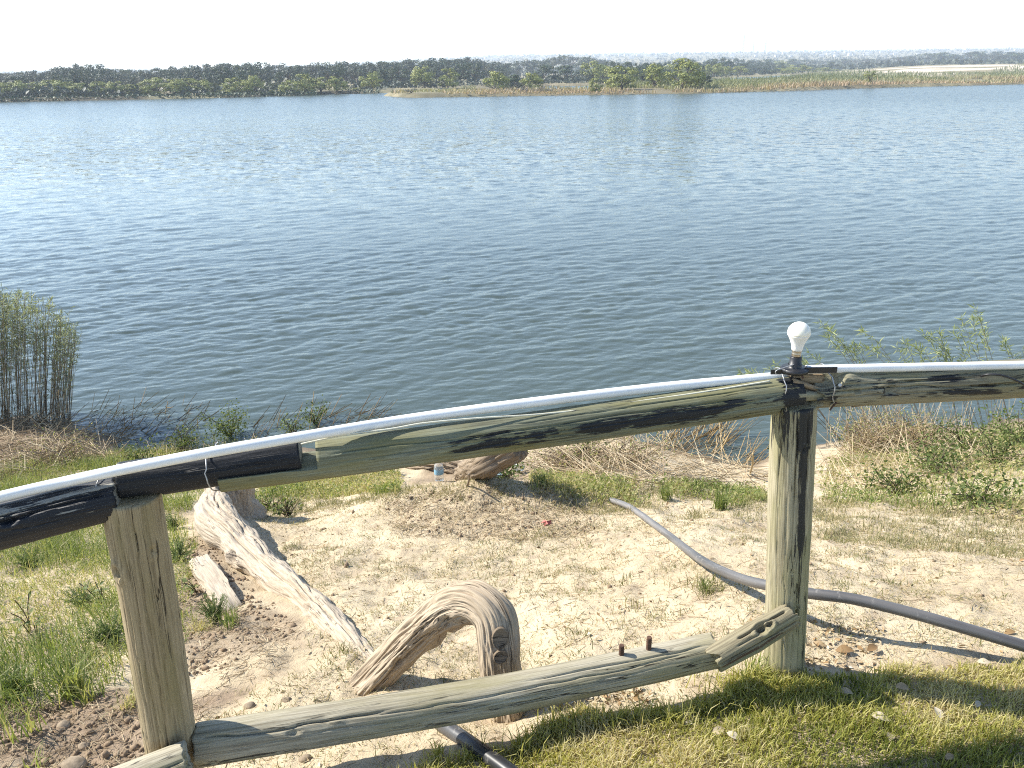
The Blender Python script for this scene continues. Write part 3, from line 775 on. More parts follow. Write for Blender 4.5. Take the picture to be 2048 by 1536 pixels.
for (bx, by, h) in ((1243, 1302, 24), (1298, 1286, 20)):
    Yb = 1.672 + (bx - 398) / (1428 - 398) * .26
    g = Geo(); p = at_y(bx, by, Yb); lathe(g, [(0.0, .021), (.0072, .021), (.008, .019), (.008, -.135), (0, -.135)], 12, p - np.array([0, 0, .0])); g.build('bolt', M['rust'], le)
sp = log_mesh('splint', [at_y(1428, 1316, 1.885), at_y(1583, 1228, 1.948)], [.034, .037, .034], 36, 80, 110,
    [(PI * .98, .02, 1, .012, .0028), (PI * .78, .25, .75, .006, .002), (PI * 1.12, 0, .8, .010, .003), (PI * .6, .3, .95, .012, .003)],
    [(.60, PI * .70, .011, .025), (.7, PI * .7, .007, .02)], [], lambda t, th: np.clip(.18 + .4 * side(th, PI * 1.15, .3), 0, 1), rough_end=.02, oval=1.05)
sp = tag(link('splint', sp, M['splint'], fence), 'split grey splint nailed across the rail end')
g = Geo(); tube(g, [at_y(1563, 1262, 1.93), at_y(1571, 1302, 1.95)], .0022, 6); g.build('nail', M['wire'], sp)
lo = log_mesh('splint', [at_y(1436, 1330, 1.895), at_y(1592, 1243, 1.962)], [.022, .024, .016], 37, 60, 80, [(PI, .1, .9, .006, .002)], [], [], lambda t, th: .25 + 0 * t, rough_end=.014)
tag(link('splint', lo, M['splint'], fence), 'lower half of the split splint')
stub = log_mesh('lower_rail', [at_y(150, 1610, 1.47), at_y(376, 1522, 1.575)], [.052, .052], 38, 70, 130,
    [(PI * .72, 0, 1, .010, .0022), (PI * .9, .3, 1, .006, .0014), (PI * .82, .2, .95, .005, .0014)], [(.93, PI * .85, .006, .01)], [], None, rough_end=.006)
tag(link('lower_rail', stub, M['rail_low'], fence), 'end of another lower rail in front of the bare post')

# ------------------------------------------------------------------ conduit, wires, bulb
def pipe_thing(name, pts, r, mat, label, cat, n=16, dust_sheen=None, nt=90, group=None):
    g = Geo(); p = smooth_path(pts, nt); tube(g, p, r, n)
    L = np.concatenate([[0], np.cumsum(np.linalg.norm(np.diff(p, axis=0), axis=1))])
    V = np.concatenate(g.V); rest = np.zeros((len(V), 3)); rest[:nt * n, 0] = np.repeat(L, n)
    ct = np.repeat(p, n, 0); rest[:nt * n, 1:] = (V[:nt * n] - ct)[:, [0, 2]]
    pa = np.zeros(len(V)); pa[:nt * n] = .9 if dust_sheen is None else np.repeat(dust_sheen(L / L[-1]), n)
    me = g.mesh(name, True, {'rest': rest, 'paint': pa})
    return tag(link(name, me, mat), label, cat, group)
RC = lambda px: 1.655 + (px - 243) / (1594 - 243) * .357       # Y of the top rails along the fence
pl = [(-180, 1040), (0, 994), (120, 966), (235, 941), (430, 903), (600, 874), (800, 841), (1000, 813), (1300, 777), (1578, 751)]
pipe1 = pipe_thing('conduit_pipe', [at_y(x, y, RC(x) + np.interp(x, [-180, 200, 260, 560, 680, 800, 1578], [.0, .0, -.045, -.042, .0, .02, .028])) for x, y in pl], .0128, M['white_pipe'], 'long white plastic conduit tied along the sloping rail below the bulb', 'pipe')
pipe2 = pipe_thing('conduit_pipe', [at_y(x, y, 2.005 + (x - 1612) / 618 * .09) for x, y in [(1612, 739), (1750, 736), (1900, 733), (2048, 730), (2240, 725)]], .0118, M['white_pipe'], 'white plastic conduit running level beyond the bulb along the grey rail', 'pipe')
def wire_tie(px, py, Y, h, w, tilt, label, tail=None, r=.0016):
    c = at_y(px, py, Y); g = Geo(); a = np.linspace(0, 2 * PI, 30)
    rr = np.random.default_rng(px); j = .003 * np.array([rr.normal() for _ in a]); j[-1] = j[0]
    pts = np.stack([c[0] + tilt * np.sin(a) + j, c[1] + (w + j) * np.cos(a), c[2] + h * np.sin(a)], -1)
    tube(g, pts, r, 6)
    if tail is not None: tube(g, smooth_path([at_y(x, y, Y - w - .004 + q) for x, y, q in tail], 14), r * .8, 5)
    return tag(g.build('wire_tie', M['wire'], smooth=True), label, 'wire', 'wire ties holding the conduit')
wire_tie(211, 988, 1.672, .064, .062, .010, 'loose wire loop round the black rail at the bare post', [(203, 1005, 0), (205, 1015, .0), (222, 1025, .0), (228, 1050, .0)])
wire_tie(236, 945, 1.690, .020, .020, .004, 'small wire loop round the conduit alone above the bare post')
wire_tie(434, 936, 1.715, .050, .066, -.004, 'wire loop round the short black rail piece', [(434, 897, .02), (431, 890, .03), (436, 884, .03)])
wire_tie(1560, 780, 2.015, .062, .058, -.008, 'thin wire loop round the green rail near the bulb', [(1552, 748, .03), (1555, 740, .03), (1598, 726, .035)])
wire_tie(1651, 770, 2.020, .058, .060, -.010, 'thin wire loop round the grey rail beyond the bulb')
cordp = [(602, 888), (700, 868), (780, 858), (850, 846), (960, 836), (1060, 830), (1160, 820), (1280, 802), (1380, 788), (1480, 772), (1540, 762)]
g = Geo(); tube(g, smooth_path([at_y(x, y, RC(x) - .012) for x, y in cordp], 70), .0022, 6)
tag(g.build('thin_cord', M['cord'], smooth=True), 'thin pale cord stretched under the conduit along the green rail', 'cord')
g = Geo(); tube(g, smooth_path([at_y(x, y, q) for x, y, q in [(1962, 753, 2.02), (1975, 749, 2.005), (2000, 750, 1.99), (2025, 758, 1.985), (2048, 770, 1.985), (2080, 800, 2.0)]], 30), .0032, 6)
tag(g.build('black_cable', M['black_plastic'], smooth=True), 'short black cable drooping over the grey rail', 'cable')

bc = at_y(1589, 739, 2.0)
holder = thing('lamp_holder', 'black lamp holder strapped on the rail joint', 'lamp holder', bc)
g = Geo(); lathe(g, [(0, -.006), (.034, -.006), (.037, -.003), (.037, .004), (.033, .007), (.019, .008), (.018, .016)], 28); g.build('base_plate', M['black_plastic'], holder, True)
g = Geo(); lathe(g, [(.018, .008), (.0178, .014), (.0165, .0145), (.0165, .020), (.0155, .0205), (.0155, .036), (.0145, .0375), (0, .0375)], 24); g.build('socket', M['black_plastic'], holder, True)
g = Geo(); box(g, (.066, -.012, .002), (.085, .004, .016)); box(g, (-.04, -.006, -.004), (.05, .004, .013)); g.build('strap', M['black_plastic'], holder)
bulb = thing('light_bulb', 'white bulb standing upright in the black lamp holder', 'light bulb', bc + np.array([0, 0, .0378]))
g = Geo(); lathe(g, [(0, 0), (.0118, 0), (.0122, .002), (.0122, .007), (.0128, .008), (.0122, .009), (.0122, .0165), (.013, .0175)], 28); g.build('cap', M['cap_metal'], bulb, True)
g = Geo(); lathe(g, [(.0130, .0172), (.0145, .019), (.0152, .026), (.0175, .036), (.0225, .048), (.0275, .0575), (.0292, .0605), (.0288, .0612)], 36); g.build('housing', M['bulb_body'], bulb, True)
a = np.linspace(-.06, PI / 2, 18)
g = Geo(); lathe(g, [(.0286, .0611)] + [(.0297 * math.cos(q), .0645 + .0300 * math.sin(q)) for q in a], 40); g.build('globe', M['bulb_glass'], bulb, True)

# ------------------------------------------------------------------ black poly pipes on the sand
def over(px, py, h=0.0):
    p = G(px, py); p = p.copy(); p[2] += h; return p
def lift(px, py, h):
    """the point h above the ground that is seen at the pixel"""
    lo, hi = .8, 16
    r = ray(px, py); d = 1.0
    while d < 14:
        p = CAM + r * d
        if p[2] - T(p[0], p[1], False) < h: break
        d += .01
    return CAM + r * d
hose = [lift(*q) for q in [(1222, 1000, .02), (1262, 1016, .03), (1330, 1065, .05), (1400, 1118, .09), (1470, 1153, .12), (1540, 1172, .14), (1620, 1187, .15), (1700, 1197, .15), (1800, 1220, .13), (1900, 1248, .11), (2048, 1292, .07), (2180, 1335, .03), (2300, 1370, .02)]]
hose1 = pipe_thing('water_pipe', hose, .0185, M['poly_pipe'], 'dusty grey black plastic pipe curving over the sand behind the right post', 'pipe', 20, lambda t: .55 + .45 * sstep(.75, .1, t))
h2 = [lift(*q) for q in [(812, 1400, -.03), (850, 1425, .0), (890, 1453, .03), (940, 1487, .035), (1000, 1530, .04), (1080, 1590, .04)]]
hose2 = pipe_thing('water_pipe', h2, .0225, M['poly_pipe'], 'shiny black plastic pipe emerging from the sand under the lower rail', 'pipe', 24, lambda t: .30 * sstep(.72, .55, t))  # grey sheen painted in, dropping to black where the rail's shadow falls
# ------------------------------------------------------------------ driftwood and roots
aL, aR = G(700, 1402), G(1022, 1425)
apx = at_y(962, 1203, 2.16)
arch = thing('driftwood_arch', 'arched bleached driftwood trunk standing behind the lower rail', 'driftwood')
AY = lambda f: 2.24 + (1.97 - 2.24) * f
Pa = [at_y(668, 1452, 2.16), at_y(722, 1385, 2.20), at_y(790, 1312, 2.22), at_y(850, 1255, 2.21), at_y(905, 1212, 2.17), at_y(950, 1203, 2.13), at_y(985, 1232, 2.08), at_y(994, 1280, 2.04), at_y(1000, 1340, 2.01), at_y(1012, 1400, 1.985), at_y(1024, 1460, 1.96)]
trunk = log_mesh('trunk', Pa, [.062, .062, .056, .056, .058, .063, .067, .068, .066, .063, .062, .068], 51, 200, 190, [(PI * .55, .05, .5, .012, .003), (PI * .75, .2, .62, .010, .003), (PI * .35, .3, .7, .009, .0025), (PI * .95, .1, .45, .012, .004), (PI * 1.2, .3, .6, .012, .004)], [(.47, PI * 1.25, .03, .02), (.3, PI * .9, .014, .012), (.55, PI * .9, .02, .014)], [], None, furrow=.0055, lump=.13, fibre=.0012)
tr = link('trunk', trunk, M['driftwood'], arch)
def scar(px, py, Y, rx, rz, tilt):
    g = Geo(); a = np.arange(22) * 2 * PI / 22; c = at_y(px, py, Y); fr = np.array([0.10, -.90, .40]); fr /= np.linalg.norm(fr)
    t_, w_, u_ = frame_of(fr)
    ring = [(1.0, -.016), (.97, .006), (.88, .010), (.80, .007), (0.02, .007)]
    V = []
    for f, h in ring:
        ca, sa = np.cos(a) * rx * f, np.sin(a) * rz * f
        x, z = ca * math.cos(tilt) - sa * math.sin(tilt), ca * math.sin(tilt) + sa * math.cos(tilt)
        V.append(c + x[:, None] * w_ + z[:, None] * u_ + h * fr)
    V = np.concatenate(V); idx = np.arange(len(V)).reshape(len(ring), 22)
    Q = np.stack([idx[:-1], np.roll(idx[:-1], -1, 1), np.roll(idx[1:], -1, 1), idx[1:]], -1).reshape(-1, 4)
    me = mesh_np('branch_scar', V, Q, None, True, {'rest': V - c, 'paint': np.zeros(len(V))})
    return link('branch_scar', me, M['cut_wood'], tr)
scar(1000, 1276, 1.992, .026, .034, -.2)
scar(1001, 1313, 1.968, .024, .020, .5)

stump = thing('tree_stump', 'bleached broken stump with a long root running down the sand', 'tree stump')
s0 = G(462, 1052)
blk = log_mesh('stump', [s0 + np.array([.02, .06, -.12]), s0 + np.array([.0, .04, .08]), s0 + np.array([.0, .05, .20]), s0 + np.array([-.02, .07, .36])], [.19, .16, .15, .12], 52, 70, 130, [(PI * 1.2, 0, 1, .03, .008)], [], [], None, furrow=.016, rough_end=.07, lump=.22)
link('stump', blk, M['root_wood'], stump)
rp = [(430, 985, .26), (425, 1020, .20), (440, 1052, .13), (482, 1090, .08), (535, 1140, .05), (590, 1185, .035), (640, 1228, .03), (690, 1280, .03), (728, 1322, .015), (765, 1370, -.03)]
rootp = [lift(x, y, h) for x, y, h in rp]
rt = log_mesh('root', rootp, [.05, .085, .115, .115, .095, .078, .070, .064, .058, .052, .04], 53, 170, 140, [(PI * .62, .2, .75, .02, .006), (PI * .4, .1, .5, .018, .005), (PI * .5, .5, .95, .012, .004)], [(.75, PI * .8, .02, .03), (.42, PI * .95, .03, .03)], [], None, furrow=.0065, lump=.2, fibre=.0015)
link('root', rt, M['root_wood'], stump)
sl = [lift(398, 1122, .05), lift(425, 1160, .05), lift(452, 1200, .04), lift(478, 1236, -.02)]
slab = log_mesh('wood_slab', sl, [.05, .062, .055, .04], 54, 60, 80, [(PI * .5, .1, .9, .012, .004)], [], [(0, 1, -.6, .45)], None, furrow=.006, rough_end=.02)
tag(link('wood_slab', slab, M['root_wood']), 'pale flat wood slab half buried beside the long root', 'wood slab')

lg = [lift(815, 928, .05), lift(850, 926, .08), lift(900, 930, .09), lift(930, 940, .05)]
log1 = log_mesh('driftwood_log', lg, [.07, .09, .085, .06], 55, 60, 90, [(PI * .75, 0, 1, .05, .012), (PI * .6, .2, 1, .03, .008)], [], [], None, furrow=.02, rough_end=.05, lump=.2)
tag(link('driftwood_log', log1, M['old_log']), 'split brown log lying behind the plastic bottle', 'log')
lg = [lift(926, 952, .03), lift(960, 932, .14), lift(1000, 910, .25), lift(1035, 892, .34)]
log2 = log_mesh('driftwood_log', lg, [.075, .095, .10, .09], 56, 60, 90, [(PI * .9, .1, .9, .02, .006)], [], [], None, furrow=.012, rough_end=.03, lump=.1)
tag(link('driftwood_log', log2, M['old_log']), 'thick brown log propped up at a slant to the right of the bottle', 'log')

# ------------------------------------------------------------------ litter that can be counted
bp = G(879, 967)
bt = thing('plastic_bottle', 'upturned clear plastic bottle with a blue label standing by the log', 'bottle', bp); bt.scale = (.74, .74, .80)
g = Geo(); lathe(g, [(0, 0), (.048, 0), (.053, .012), (.053, .072), (.051, .084), (.053, .096), (.053, .15), (.048, .18), (.034, .206), (.014, .22), (0, .222)], 24); g.build('body', M['bottle'], bt, True)
g = Geo(); lathe(g, [(.0534, .082), (.0538, .084), (.0538, .136), (.0534, .138)], 24); g.build('label', M['bottle_label'], bt, True)
p = G(988, 955)
b2 = thing('plastic_bottle', 'small pale blue bottle lying in the shade of the slanted log', 'bottle', p + np.array([0, 0, .03]))
b2.rotation_euler = (math.radians(90), 0, math.radians(60))
g = Geo(); lathe(g, [(0, -.09), (.026, -.09), (.028, -.08), (.028, .04), (.012, .07), (.012, .085), (0, .085)], 18); g.build('body', M['white_cap'], b2, True)
g = Geo(); lathe(g, [(0, .10), (.0135, .10), (.0135, .084), (.0125, .084)], 14); g.build('cap', M['white_pipe'], b2, True)
p = G(1031, 950)
g = Geo(); lathe(g, [(0, .0), (.030, .0), (.036, .05), (.040, .085), (.039, .085), (.034, .04), (.0, .006)], 18)
o = g.build('plastic_cup', M['bottle'], smooth=True, loc=p + np.array([0, 0, .05])); o.rotation_euler = (1.0, .6, .3); tag(o, 'crumpled clear plastic cup on dry grass near the slanted log', 'cup')
p = G(1093, 1060); g = Geo()
a = np.arange(9) * 2 * PI / 9; V = [np.array([0, 0, .03])]
for k, q in enumerate(a): V.append(np.array([math.cos(q) * .03 * (1 + .3 * math.sin(3 * q)), math.sin(q) * .025, .008 + .018 * (k % 2)]))
g.add(np.array(V), None, [(0, 1 + k, 1 + (k + 1) % 9) for k in range(9)]); tag(g.build('plastic_scrap', M['rag'], loc=p), 'crumpled red plastic scrap on the dry mound', 'scrap')
def stick(px, py, qx, qy, h, r, label, mat='straw'):
    a, b = G(px, py), lift(qx, qy, h); g = Geo()
    m = (a + b) / 2 + np.array([.01, 0, .006]); tube(g, smooth_path([a - (b - a) * .1, m, b], 8), np.linspace(r, r * .7, 8), 6, True, .7)
    return tag(g.build('stick', M[mat], smooth=True), label, 'stick')
stick(1499, 952, 1506, 908, .3, .010, 'short pale stick standing upright in the sand by the water')
stick(934, 986, 937, 948, .2, .009, 'thin brown stick standing in front of the slanted log', 'old_log')
stick(625, 1115, 702, 1165, .03, .006, 'thin straw stalk lying beside the long root') if False else None
for i, (px, py, r, lb) in enumerate([(140, 1526, .036, 'largest pale stone on the loose soil beside the bare post'), (300, 1480, .026, 'flat pale stone beside the foot of the bare post'), (165, 1490, .016, 'small pale stone on the loose soil, beyond the largest stone'),
        (575, 1412, .014, 'small stone on the sand above the lower rail'), (610, 1516, .016, 'small pale pebble under the lower rail'), (500, 1415, .016, 'rough brown stone on the sand near the bare post'),
        (128, 1460, .02, 'upright pale stone among the grass stems'), (545, 1158, .02, 'brown stone beside the long root')]):
    p = G(px, py); g = Geo()
    n1, n2 = 10, 14; V = []
    for a in range(n1 + 1):
        for b in range(n2):
            f, q = PI * a / n1, 2 * PI * b / n2
            d = np.array([math.sin(f) * math.cos(q), math.sin(f) * math.sin(q), math.cos(f)])
            V.append(d * np.array([1.15, .9, .7]) * r * (1 + .22 * float(fbm(d[0] * 1.6 + i * 5, d[1] * 1.6, d[2] * 1.6, 3))))
    idx = np.arange((n1 + 1) * n2).reshape(n1 + 1, n2)
    g.add(np.array(V), np.stack([idx[:-1], idx[1:], np.roll(idx[1:], -1, 1), np.roll(idx[:-1], -1, 1)], -1).reshape(-1, 4))
    tag(g.build('stone', M['stone'], smooth=True, loc=p + np.array([0, 0, r * .1])), lb, 'stone', 'stones on the loose soil')
# ------------------------------------------------------------------ far trees
def crown(kind, seed, n):
    r_ = np.random.default_rng(seed); g = Geo()
    lobes = []
    if kind == 'round':
        for k in range(19):
            a, f = r_.uniform(0, 2 * PI), r_.uniform(0, 1) ** .6
            z = r_.uniform(.08, .80); rad = .40 * math.sqrt(max(.12, 1 - ((z - .44) / .48) ** 2))
            lobes.append((rad * f * math.cos(a), rad * f * math.sin(a), z, r_.uniform(.12, .19)))
    elif kind == 'dome':
        for k in range(34):
            a, z = r_.uniform(0, 2 * PI), r_.uniform(.08, .90); f = 1.0 if k < 26 else .5
            rad = .42 * math.sqrt(max(.04, 1 - ((z - .42) / .52) ** 2)) * f * r_.uniform(.82, 1.05)
            lobes.append((rad * math.cos(a), rad * math.sin(a), z, r_.uniform(.09, .15)))
    elif kind == 'umbrella':
        for k in range(14):
            a, f = r_.uniform(0, 2 * PI), r_.uniform(0, 1) ** .5
            z = .80 - .22 * f + r_.uniform(-.10, .06); lobes.append((.50 * f * math.cos(a), .50 * f * math.sin(a), z, r_.uniform(.10, .17)))
    elif kind == 'tall':
        for k in range(20):
            a, f = r_.uniform(0, 2 * PI), r_.uniform(0, 1) ** .6
            z = r_.uniform(.1, .88); rad = .34 * math.sqrt(max(.1, 1 - ((z - .5) / .52) ** 2))
            lobes.append((rad * f * math.cos(a), rad * f * math.sin(a), z, r_.uniform(.09, .15)))
    else:
        for k in range(9):
            a, f = r_.uniform(0, 2 * PI), r_.uniform(0, 1) ** .6
            lobes.append((.40 * f * math.cos(a), .40 * f * math.sin(a), r_.uniform(.12, .72) * (1 - .4 * f), r_.uniform(.14, .24)))
    tot = sum(l[3] ** 2 for l in lobes)
    for (x, y, z, rd) in lobes:
        m = max(8, int(n * rd * rd / tot))
        d = r_.normal(size=(m, 3)); d /= np.linalg.norm(d, axis=1, keepdims=True); d[:, 2] = d[:, 2] * .8 + .2
        P = np.array([x, y, z]) + d * rd * (.55 + .5 * r_.random((m, 1))) * np.array([1.05, 1.05, .8])
        base = r_.uniform(.1, .85) if kind != 'dome' else r_.uniform(.42, .68)
        if kind == 'dome': d = d * .55 + (P - np.array([0, 0, .42])) * np.array([1.1, 1.1, .95])
        leaves(g, P, r_.uniform(.04, .075, m), d + r_.normal(0, .22, (m, 3)), np.clip(base + r_.normal(0, .18, m), 0, 1), .75)
    return g, lobes
def trunk_geo(lobes, seed, kind):
    r_ = np.random.default_rng(seed + 99); g = Geo()
    h = {'dome': .2, 'round': .26, 'umbrella': .5, 'tall': .3, 'bush': .12}[kind]
    top = np.array([r_.normal(0, .04), r_.normal(0, .04), h])
    tube(g, smooth_path([(0, 0, -.08), (r_.normal(0, .02), 0, h * .5), top], 6), np.linspace(.045, .028, 6), 6, True, .3)
    for l in lobes[:9]:
        e = np.array(l[:3]); m = (top + e) / 2 + r_.normal(0, .04, 3)
        tube(g, smooth_path([top - np.array([0, 0, .06]), m, e], 5), np.linspace(.022, .006, 5), 5, True, .3)
    return g
PROTO = {}
def proto(kind, mat, seed, n=620):
    g, lobes = crown(kind, seed, n)
    PROTO.setdefault((kind, mat), []).append((g.mesh('crown'), trunk_geo(lobes, seed, kind).mesh('trunk')))
for s_ in range(5): proto('dome', 'crown_green', 100 + s_, 1700)
for s_ in range(2): proto('dome', 'crown_dark', 170 + s_, 1600)
for s_ in range(4): proto('round', 'crown_green', 160 + s_, 1150)
for s_ in range(3): proto('round', 'crown_dark', 110 + s_, 1050)
for s_ in range(4): proto('tall', 'crown_dark', 120 + s_, 1000)
for s_ in range(4): proto('umbrella', 'crown_grey', 130 + s_, 800)
for s_ in range(3): proto('bush', 'crown_green', 140 + s_, 380)
proto('tall', 'crown_green', 128, 620)
for s_ in range(3): proto('bush', 'crown_grey', 150 + s_, 380)
_names = {'dome': 'riverside_tree', 'round': 'riverside_tree', 'tall': 'woodland_tree', 'umbrella': 'acacia_tree', 'bush': 'bush'}
def far_point(px, py, zref=-2.0):
    p = at_z(px, py, WATER_Z); z = float(land_z(np.array([p[0]]), np.array([p[1]]))[0][0])
    p[2] = max(z, WATER_Z); return p
def tree(px, base_py, top_py, w_px, kind, mat, label, group=None, name=None):
    p = far_point(px, base_py)
    z1 = at_y(px, top_py, p[1])[2]; h = max(.6, z1 - p[2]); w = w_px / FPX * project(p)[2]
    if not hasattr(tree, 'r'): tree.r = np.random.default_rng(77)
    cm, tm = PROTO[(kind, mat)][tree.r.integers(len(PROTO[(kind, mat)]))]
    o = thing(name or _names[kind], label, 'bush' if kind == 'bush' else 'tree', p, group)
    ext = .95 if kind != 'umbrella' else 1.2
    o.scale = (w / ext, w / ext, h / .97); o.rotation_euler = (0, 0, tree.r.uniform(0, 6.28))
    for nm, me, mt in (('crown', cm, M[mat]), ('trunk', tm, M['bark'])):
        if not me.materials: me.materials.append(mt)
        link(nm, me, None, o)
    return o
fr = np.random.default_rng(5)
WL = lambda x: np.interp(x, [-400, 0, 200, 420, 600, 740, 860, 1000, 1100, 1200, 1300, 1420, 1500, 1620, 1700, 2048, 2300], [211, 204.5, 200, 196, 191.5, 187, 183, 178, 172, 171, 168, 159, 154, 149, 147.5, 141, 137])
_sx = [-200, 0, 40, 110, 150, 190, 250, 330, 450, 600, 700, 850, 940, 1000, 1100, 1130, 1160, 1230, 1400, 1430, 1500, 1560, 1640, 1690, 1760, 1830, 1870, 1910, 1960, 2000, 2048, 2300]
_sy = [152, 145, 138, 138, 124, 126, 140, 132, 122, 125, 118, 117, 112, 121, 114, 107, 114, 120, 118, 113, 117, 117, 119, 116, 116, 106, 98, 104, 97, 103, 98, 98]
SIL = lambda x: np.interp(x, _sx, _sy)
# first row along the left bank
x = -70.0
while x < 775:
    wl = WL(x); h = fr.uniform(31, 44) if x < 560 else fr.uniform(28, 46)
    if fr.random() < .86:
        tree(x, wl - fr.uniform(1.2, 3.0), wl - h, fr.uniform(44, 60), 'dome', 'crown_green', 'rounded green tree at the water edge of the far left bank', 'trees along the far left bank')
    else:
        tree(x, wl - 1.5, wl - fr.uniform(14, 20), fr.uniform(30, 44), 'bush', 'crown_green', 'low green bush at the water edge of the far left bank', 'bushes along the far left bank')
    x += fr.uniform(27, 42)
# woodland behind it, three depths
for row, (dz, step, f) in enumerate(((7, 26, .30), (12, 22, .12), (17, 19, 0.0))):
    x = -90.0 + row * 7
    while x < (1010 if row < 2 else 1210):
        b = WL(x) - dz - fr.uniform(0, 2.5); top = SIL(x) + f * 60 * fr.uniform(.6, 1.2) + abs(fr.normal(0, 4)) - 4
        if b - top > 12:
            k = fr.random()
            kind, mat = ('umbrella', 'crown_grey') if k < .45 else (('tall', 'crown_dark') if k < .8 else ('round', 'crown_dark'))
            lab = {'umbrella': 'grey flat topped tree in the woodland beyond the far bank', 'tall': 'dark tall tree in the woodland beyond the far bank', 'round': 'dark rounded tree in the woodland beyond the far bank'}[kind]
            tree(x, b, top, fr.uniform(38, 66), kind, mat, lab, {'umbrella': 'flat topped woodland trees', 'tall': 'dark tall woodland trees', 'round': 'dark rounded woodland trees'}[kind])
        x += step * fr.uniform(.75, 1.25)
# named trees around the island
for q in [
    (850, 181.5, 131, 54, 'dome', 'crown_green', 'rounded green tree on the far bank behind the tip of the island'),
    (897, 180.5, 137, 48, 'dome', 'crown_green', 'green tree next to the rounded one behind the tip of the island'),
    (939, 185, 158, 34, 'bush', 'crown_green', 'light green bush on the island beside the pale crowned tree'),
    (992, 186, 142, 54, 'dome', 'crown_green', 'pale yellow green tree on the island above the fallen branches'),
    (1030, 183, 149, 48, 'dome', 'crown_dark', 'dark green tree right behind the fallen branches on the island'),
    (1062, 184, 145, 50, 'dome', 'crown_green', 'bright green tree on the island over the dead branches'),
    (1090, 169.5, 130, 52, 'dome', 'crown_dark', 'dark rounded tree across the channel behind the dead branches'),
    (1130, 169, 131, 58, 'dome', 'crown_dark', 'broad dark tree across the narrow channel behind the island'),
    (1185, 168, 123, 62, 'dome', 'crown_green', 'broad green tree across the channel before the three round island trees'),
    (1192, 188.5, 156, 30, 'dome', 'crown_green', 'small gnarled tree standing at the water edge of the island'),
    (1243, 184.5, 132, 66, 'dome', 'crown_green', 'first of the three round island trees, beside the gnarled small one'),
    (1308, 181, 129, 64, 'dome', 'crown_green', 'middle one of the three round island trees'),
    (1366, 183, 117, 84, 'dome', 'crown_green', 'largest of the three round island trees, tallest on the island'),
    (1400, 181, 142, 44, 'dome', 'crown_dark', 'dark low crowned tree leaning from the largest island tree'),
    (1735, 174.5, 140, 34, 'tall', 'crown_green', 'lone small tree in the reed grass of the island'),
    (823, 194, 172, 32, 'bush', 'crown_grey', 'brown bush at the tip of the island'),
    (1270, 178, 150, 36, 'bush', 'crown_green', 'green bush between the first two round island trees'),
    (1040, 189, 171, 60, 'bush', 'crown_grey', 'grey bush tangled with the dead branches on the island'),
    (1085, 188.5, 173, 50, 'bush', 'crown_grey', 'grey brown bush at the right end of the dead branches')]:
    tree(*q)
# woods across the channel in the middle and on the right
for row, (dz, step) in enumerate(((1.5, 22), (4.5, 20), (8.5, 18))):
    x = 1205.0 + row * 9
    while x < 1670:
        b = WL(x) - dz; top = SIL(x) + (16, 8, 1)[row] * fr.uniform(.6, 1.3) + abs(fr.normal(0, 2)) - 2
        if b - top > 7:
            k = fr.random(); kind, mat, lab, gp = ('round', 'crown_green', 'green tree across the channel behind the island grass', 'green trees across the channel') if k < (.55, .25, .1)[row] else ('tall', 'crown_dark', 'dark tree across the channel behind the island grass', 'dark trees across the channel')
            tree(x, b, top, fr.uniform(30, 50), kind, mat, lab, gp)
        x += step * fr.uniform(.75, 1.3)
x = 1660.0
while x < 2200:
    top = SIL(x) + abs(fr.normal(0, 4))
    tree(x, 138.5 - (x - 1660) * .006, top, fr.uniform(46, 70), 'umbrella' if fr.random() < .7 else 'round', 'crown_grey' if True else '', 'grey green tree behind the bright sand on the far right', 'trees behind the far sand') if False else None
    k = fr.random()
    tree(x, 139.5 - (x - 1660) * .0085, top, fr.uniform(44, 66), *(('umbrella', 'crown_grey') if k < .6 else ('round', 'crown_dark')), 'grey green tree beyond the bright sand bank of the far shore', 'trees beyond the far sand bank')
    x += fr.uniform(15, 26)
x = 1640.0
while x < 2200:
    b = 142.5 - (x - 1640) * .009
    tree(x, b, b - fr.uniform(10, 15), fr.uniform(30, 52), 'bush', 'crown_grey' if fr.random() < .7 else 'crown_green', 'low scrubby bush on the edge of the bright far sand', 'bushes at the far sand bank')
    x += fr.uniform(16, 30)

# tangled dead branches on the island
dead = plain('grey_deadwood', (.24, .20, .165), .9, .1, .2, 2)
c0 = far_point(1048, 188); fb = thing('fallen_tree', 'tangle of grey dead branches lying at the water edge of the island', 'driftwood', c0)
for k in range(46):
    x0 = fr.uniform(990, 1105); p = far_point(x0, fr.uniform(186.5, 190)) - c0; d = fr.normal(0, 1, 3); d[2] = abs(d[2]) * .5 + .15; d /= np.linalg.norm(d)
    L = fr.uniform(.8, 2.6); m = p + d * L * .5 + fr.normal(0, .15, 3); g = Geo()
    tube(g, smooth_path([p, m, p + d * L + np.array([0, 0, fr.uniform(-.4, .3)])], 6), np.linspace(.09, .025, 6) * fr.uniform(.5, 1.2), 5, True, .4)
    g.build('branch', dead, fb)

